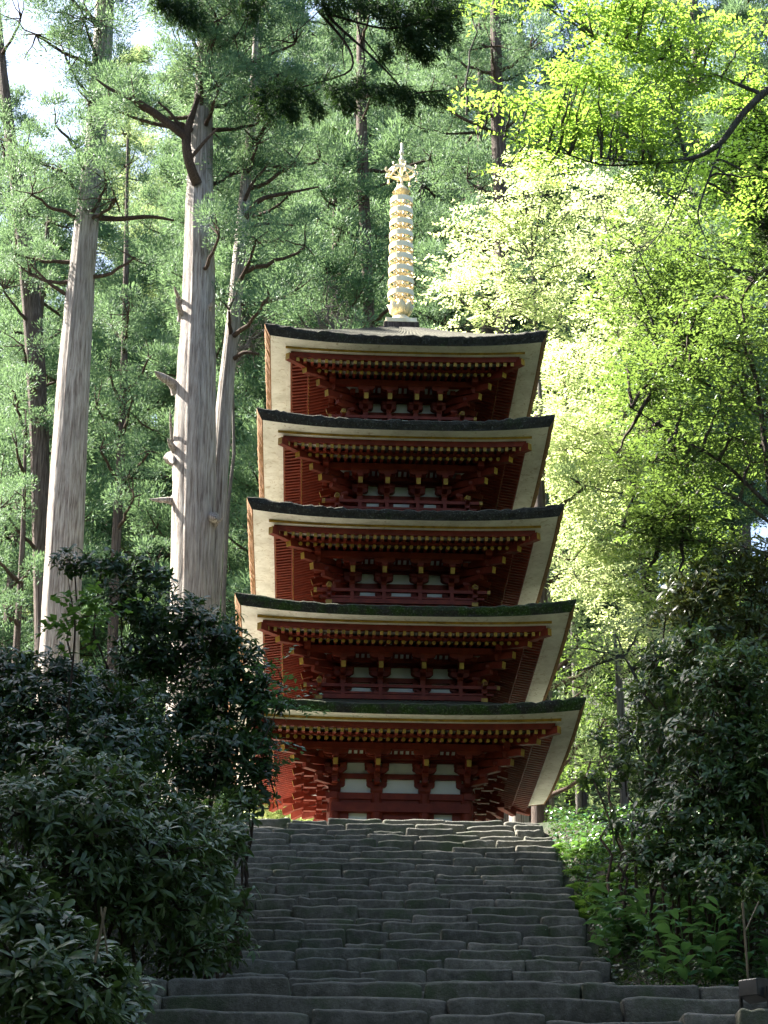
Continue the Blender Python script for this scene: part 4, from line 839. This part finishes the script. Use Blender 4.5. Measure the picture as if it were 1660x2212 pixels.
whorl_shrub('rhododendron', 'large dark rhododendron mass on the right bank above the leafy herbs',
    [(1400, 1500, 50, 40, 28), (1460, 1480, 60, 50, 27), (1540, 1480, 70, 50, 25.4), (1620, 1490, 70, 60, 25.4), (1370, 1590, 45, 40, 28), (1440, 1580, 70, 55, 27), (1530, 1580, 80, 60, 25.4), (1620, 1600, 70, 70, 25.4), (1350, 1660, 40, 35, 28.5), (1430, 1680, 70, 55, 27), (1520, 1690, 80, 60, 25.4), (1610, 1710, 80, 60, 25.4), (1480, 1760, 80, 50, 25.4), (1580, 1790, 90, 50, 25.5), (1650, 1780, 50, 60, 25.5), (1280, 1680, 30, 20, 30), (1300, 1600, 30, 20, 30), (1450, 1830, 70, 40, 25.5), (1540, 1850, 80, 45, 25), (1630, 1860, 70, 45, 25), (1640, 1940, 50, 50, 24), (1400, 1850, 50, 40, 25.4), (1470, 1890, 60, 40, 25), (1570, 1910, 70, 40, 24.5), (1330, 1780, 30, 30, 28), (1400, 1770, 40, 35, 26.5), (1500, 1400, 60, 45, 26.5), (1590, 1430, 70, 45, 25.4), (1420, 1420, 40, 30, 27), (1660, 1650, 50, 80, 25)], 76, L_rhodo2, L=.115, W=.036, dens=72)
whorl_shrub('shrub', 'little bright green shrub lit behind the left shoulder of the steps',
    [(590, 1755, 40, 22, 45), (650, 1755, 40, 20, 45), (560, 1735, 30, 20, 44), (690, 1760, 25, 14, 46)], 77, L_maplefar, L=.13, W=.05, dens=90)
leafy_tree('sapling', 'spindly sapling with round pale leaves in front of the leftmost trunk', [(150, 1500), (158, 1430), (165, 1330), (150, 1290), (148, 1250)], [5, 5, 4, 3, 2], 24,
    [(190, 1300, 30, 16), (140, 1335, 22, 14), (215, 1290, 25, 14), (175, 1330, 24, 12), (230, 1330, 25, 20)], L_fern, M_branch, 78, leaf=.09, dens=330, depth=.3, cat_='sapling', lw=.85, twig=.004)
leafy_tree('sapling', 'young green leafed shoots growing out of the dark shrub beside the lowest eaves', [(545, 1640), (590, 1560), (610, 1470)], [4, 3, 2], 26,
    [(620, 1480, 22, 16), (640, 1510, 20, 20), (610, 1530, 22, 20), (590, 1600, 20, 30), (585, 1650, 14, 25), (600, 1450, 14, 14)], L_herb, M_branch, 79, leaf=.075, dens=520, depth=.3, root=False, cat_='sapling', lw=.6, twig=.004)

# ---- herbs, ferns and ground cover --------------------------------------------------------
def herb(x, y, h, seed, label, L=.30, W=.115, nl=11, flower=False, group=None, m=L_herb):
    r = np.random.default_rng(seed); z = float(hgt(x, y)); e = empty('herb', (x, y, z), label, 'plant', group)
    T = Tubes(); lean = r.uniform(-.25, .25, 2); Q = curve_to((x, y, z-.05), (x+lean[0]*h, y+lean[1]*h, z+h), 6, 0, .04, r); T.add(Q, np.linspace(.009, .004, 6), 5)
    link_mesh('stem', T.mesh('stem'), L_fern, e, True)
    t = np.linspace(.25, 1, nl); P = np.stack([np.interp(t, np.linspace(0, 1, 6), Q[:, i]) for i in range(3)], 1); az = np.arange(nl)*2.4+r.uniform(0, 6)
    D = np.stack([np.cos(az), np.sin(az), np.full(nl, .35)+r.uniform(-.2, .25, nl)], 1); N = np.tile([0, 0, 1.], (nl, 1))+r.normal(0, .2, (nl, 3))
    LL = L*r.uniform(.7, 1.2, nl); link_mesh('leaves', leafmesh('leaves', P, D, N, LL, LL*W/L, fold=.12, droop=.22, big=True), m, e)
    if flower:
        n = 26; tt = np.linspace(0, 1, n); top = Q[-1]; C = top+np.stack([.015*np.cos(tt*40), .015*np.sin(tt*40), tt*.26], 1)
        link_mesh('flower_spike', leafmesh('flower_spike', C, rdir(n, r)+[0, 0, .1], rdir(n, r), .028, .022), M_plaster, e)
def on_ground(X, Y, h):
    for yd in np.arange(12, 45, .1):
        p = at(X, Y, yd)
        if hgt(p.x, p.y)+h >= p.z: return p
    return p
for i in range(75):
    X = random.uniform(1290, 1660); Y = random.uniform(1905, 2110)-(abs(X-1450) < 60)*25; yd = 25.6-(Y-1880)*.021
    h_ = random.uniform(.5, 1.1); p = on_ground(X, Y, h_)
    if p.y < 23.6 or p.x < 2.85: continue      # keep the landing and the step ends clear
    herb(p.x, p.y, h_, 200+i, 'broad leaved green herb in the patch on the right bank of the steps', group='broad leaved herbs on the right bank')
for i, X in enumerate([1420, 1465, 1535, 1580]):
    p = on_ground(X, 1900, .9); herb(p.x, p.y, .9, 260+i, 'green herb topped with a white flower spike at the upper rim of the herb patch', flower=True, group='white flowered herbs')
def fern(x, y, seed, label, group, n=9, L=.42):
    r = np.random.default_rng(seed); z = float(hgt(x, y)); parts = []
    for i in range(n):
        a = i*2*PI/n+r.uniform(-.3, .3); t = np.linspace(.1, 1, 15); d = np.array([math.cos(a), math.sin(a)]); rr = L*t*.85; zz = z+L*(.9*t-.75*t*t)
        P = np.stack([x+d[0]*rr, y+d[1]*rr, zz], 1); sd = np.array([-d[1], d[0], 0])
        for s in (-1, 1):
            ll = L*.32*np.sin(PI*(t*.85+.1)); parts.append((P, np.tile(sd*s+np.array([d[0]*.35, d[1]*.35, -.1]), (15, 1)), np.tile([0, 0, 1.], (15, 1)), ll, ll*.28))
    me = leafmesh('fern', *cat(parts), fold=.05, droop=.15); o = link_mesh('fern', me, L_fern); tag(o, label, 'fern', group)
for i in range(22):
    X = random.uniform(1195, 1370); Y = random.uniform(1775, 1930); yd = 35.2-(Y-1770)*.044
    x = max(at(X, Y, yd).x, 2.85)
    fern(x, yd, 300+i, 'bright green fern on the bank right of the upper steps', 'ferns right of the upper steps')
def cover(name, label, n, xr, yr, seed, m, L=.06, lw=.6, hmax=.12):
    r = np.random.default_rng(seed); x = r.uniform(*xr, n); y = r.uniform(*yr, n)
    z = hgt(x, y)+r.uniform(0, hmax, n); P = np.stack([x, y, z], 1); D = rdir(n, r); D[:, 2] = np.abs(D[:, 2])*.5; N = unit(np.array([0, -.3, 1])+r.normal(0, .45, (n, 3)))
    LL = L*r.uniform(.5, 1.4, n); o = link_mesh(name, leafmesh(name, P, D, N, LL, LL*lw), m); tag(o, label, cat='ground cover', kind='stuff')
cover('ground_cover', 'low leafy ground cover on the right bank', 26000, (2.75, 7.5), (23.4, 37), 81, L_dark, .07, .6, .25)
cover('ground_cover', 'fresh green small leaves on the upper right bank', 6000, (2.8, 5.5), (28, 38), 82, L_herb, .07, .6, .25)
cover('ground_cover', 'dark leafy ground cover on the left bank', 30000, (-7.5, -2.4), (16, 37), 83, L_dark, .08, .5, .3)
cover('ground_cover', 'leafy undergrowth on the terrace behind the pagoda', 40000, (-12, 12), (44, 62), 84, L_herb, .16, .5, .9)
cover('ground_cover', 'pale undergrowth carpeting the wooded hillside', 60000, (-24, 24), (60, 110), 85, L_cedar2, .35, .5, 1.6)
r = np.random.default_rng(9); n = 900     # moss and weeds in the joints
# small weeds in the joints of the steps
stp = r.integers(0, 26, n); xx = r.uniform(-2.3, 2.6, n); yy = 23.2+13/27*(stp+1)-.01; zz = 3.88+5.84/27*(stp+1)-.02
P = np.stack([xx+r.normal(0, .05, n)*0, yy+r.uniform(-.02, .04, n), zz], 1); cl = np.sin(xx*3.1+stp*2.3) > .35; P = P[cl]; n = len(P)
D = rdir(n, r); D[:, 2] = np.abs(D[:, 2])+.3; o = link_mesh('weeds', leafmesh('weeds', P, D, rdir(n, r), .035, .012), L_fern, None); tag(o, 'tiny weeds rooted in the joints of the stone steps', 'weeds', kind='stuff')

# ---- stakes and the lamp housing ----------------------------------------------------------
def stake(name, label, a, b, w_, seed, tie=None):
    T = Tubes(); T.add(smooth_path([a, (Vector(a)+Vector(b))*.5, b], 10), np.full(10, w_), 8, .03, seed)
    o = link_mesh('bamboo_stake', T.mesh('bamboo_stake'), M_stake, None, True); tag(o, label, 'stake')
M_stake = simple('dry_bamboo', (.12, .09, .05), (.24, .19, .12), 10, .6, .3, (3, 3, .5))
stake('s', 'upright bamboo stake among the herbs on the lower right', at(1618, 2130, 19.6), at(1605, 1950, 19.6), .011, 1)
stake('s', 'thin slanting cane crossing the bamboo stake on the lower right', at(1612, 2010, 19.55), at(1640, 1948, 19.7), .006, 2)
stake('s', 'upright bamboo stake among the ferns right of the upper steps', at(1330, 1850, 31.5), at(1312, 1680, 31.5), .013, 3)
stake('s', 'leaning bamboo stake beside the rhododendron on the left', at(205, 2080, 12.2), at(228, 1960, 12.2), .008, 4)
stake('s', 'thin bamboo cane crossing behind the leaning stake on the left', at(232, 2060, 12.3), at(218, 1960, 12.3), .006, 5)
M_black = simple('black_lamp_metal', (.012, .012, .014), (.03, .03, .034), 8, .35, .1, spec=.6)
lp = at(1630, 2140, 18.6); gz = float(hgt(lp.x, lp.y))
fl = empty('floodlight', (lp.x, lp.y, lp.z-.16), 'black ground floodlight in the shade at the lower right edge', 'floodlight', rz=PI-.7)
m = MB(); m.hexa([(-.11, -.10, -.09), (.11, -.10, -.09), (.09, .10, -.06), (-.09, .10, -.06), (-.12, -.13, .10), (.12, -.13, .10), (.09, .10, .08), (-.09, .10, .08)])
o = m.build('housing', M_black, fl, bevel=.008); o.location = (0, 0, .16)
m = MB(); m.box((-.14, -.02, 0), (-.125, .02, .18)); m.box((.125, -.02, 0), (.14, .02, .18)); m.box((-.14, -.03, -.012), (.14, .03, 0)); m.build('bracket', M_black, fl)
m = MB(); m.box((-.095, -.128, -.06), (.095, -.122, .075)); m.build('glass', simple('lamp_glass', (.008, .009, .012), (.012, .014, .018), 3, .15, 0, spec=.4), fl).location = (0, 0, .16)
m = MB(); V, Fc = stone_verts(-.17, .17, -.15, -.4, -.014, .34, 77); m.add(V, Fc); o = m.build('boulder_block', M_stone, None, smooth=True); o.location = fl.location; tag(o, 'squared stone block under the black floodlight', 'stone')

# ---- trees outside the picture on the left that put the steps in shade ---------------------
shade = make_cedar(90, 20, .4, 5, 5.2, 90, 40, L_conif, M_darkbark, .8)
for i, (x, y, s) in enumerate([(-14, 7, 1.2), (-14, 14, 1.2), (-14, 20, 1.15), (-13.5, 26, .9), (-13.8, 29.5, .92), (-14, 33, 1.05), (-15.5, 24, .95), (-17, 29, 1.0), (-14.5, 36, 1.05), (-17.5, 34, 1.05), (-16.5, 38.5, 1.1), (-13.5, 1, 1.1), (-14, -6, 1.0), (-19, 4, 1.2), (-19, 12, 1.2), (-19, 20, 1.2), (14, 20, .9), (13, 28, .8)]):
    place_tree(shade, x, y, 'broad dark cedar standing beyond the bank beside the steps', 'cedars beside the steps outside the view', s=s, rz=i)


far = []
for j in range(9):
    for i in range(-5, 6):
        far.append((i*9+(j % 2)*4.5+2*math.sin(i*3+j), -12-j*9+2*math.cos(i*2+j), 1.15+.15*math.sin(i+j)))
for j in range(8):
    for i in range(4):
        far.append((17+i*8+2*math.sin(j), -4+j*9+2*math.cos(i*3), 1.1)); far.append((-25-i*8+2*math.sin(j*2), -4+j*9+2*math.cos(i*2), .85))
for i, (x, y, s) in enumerate(far):
    place_tree(shade, x, y, 'dark cedar of the wood that closes the valley below the steps', 'cedars of the wood below the steps', s=s, rz=i*1.3)
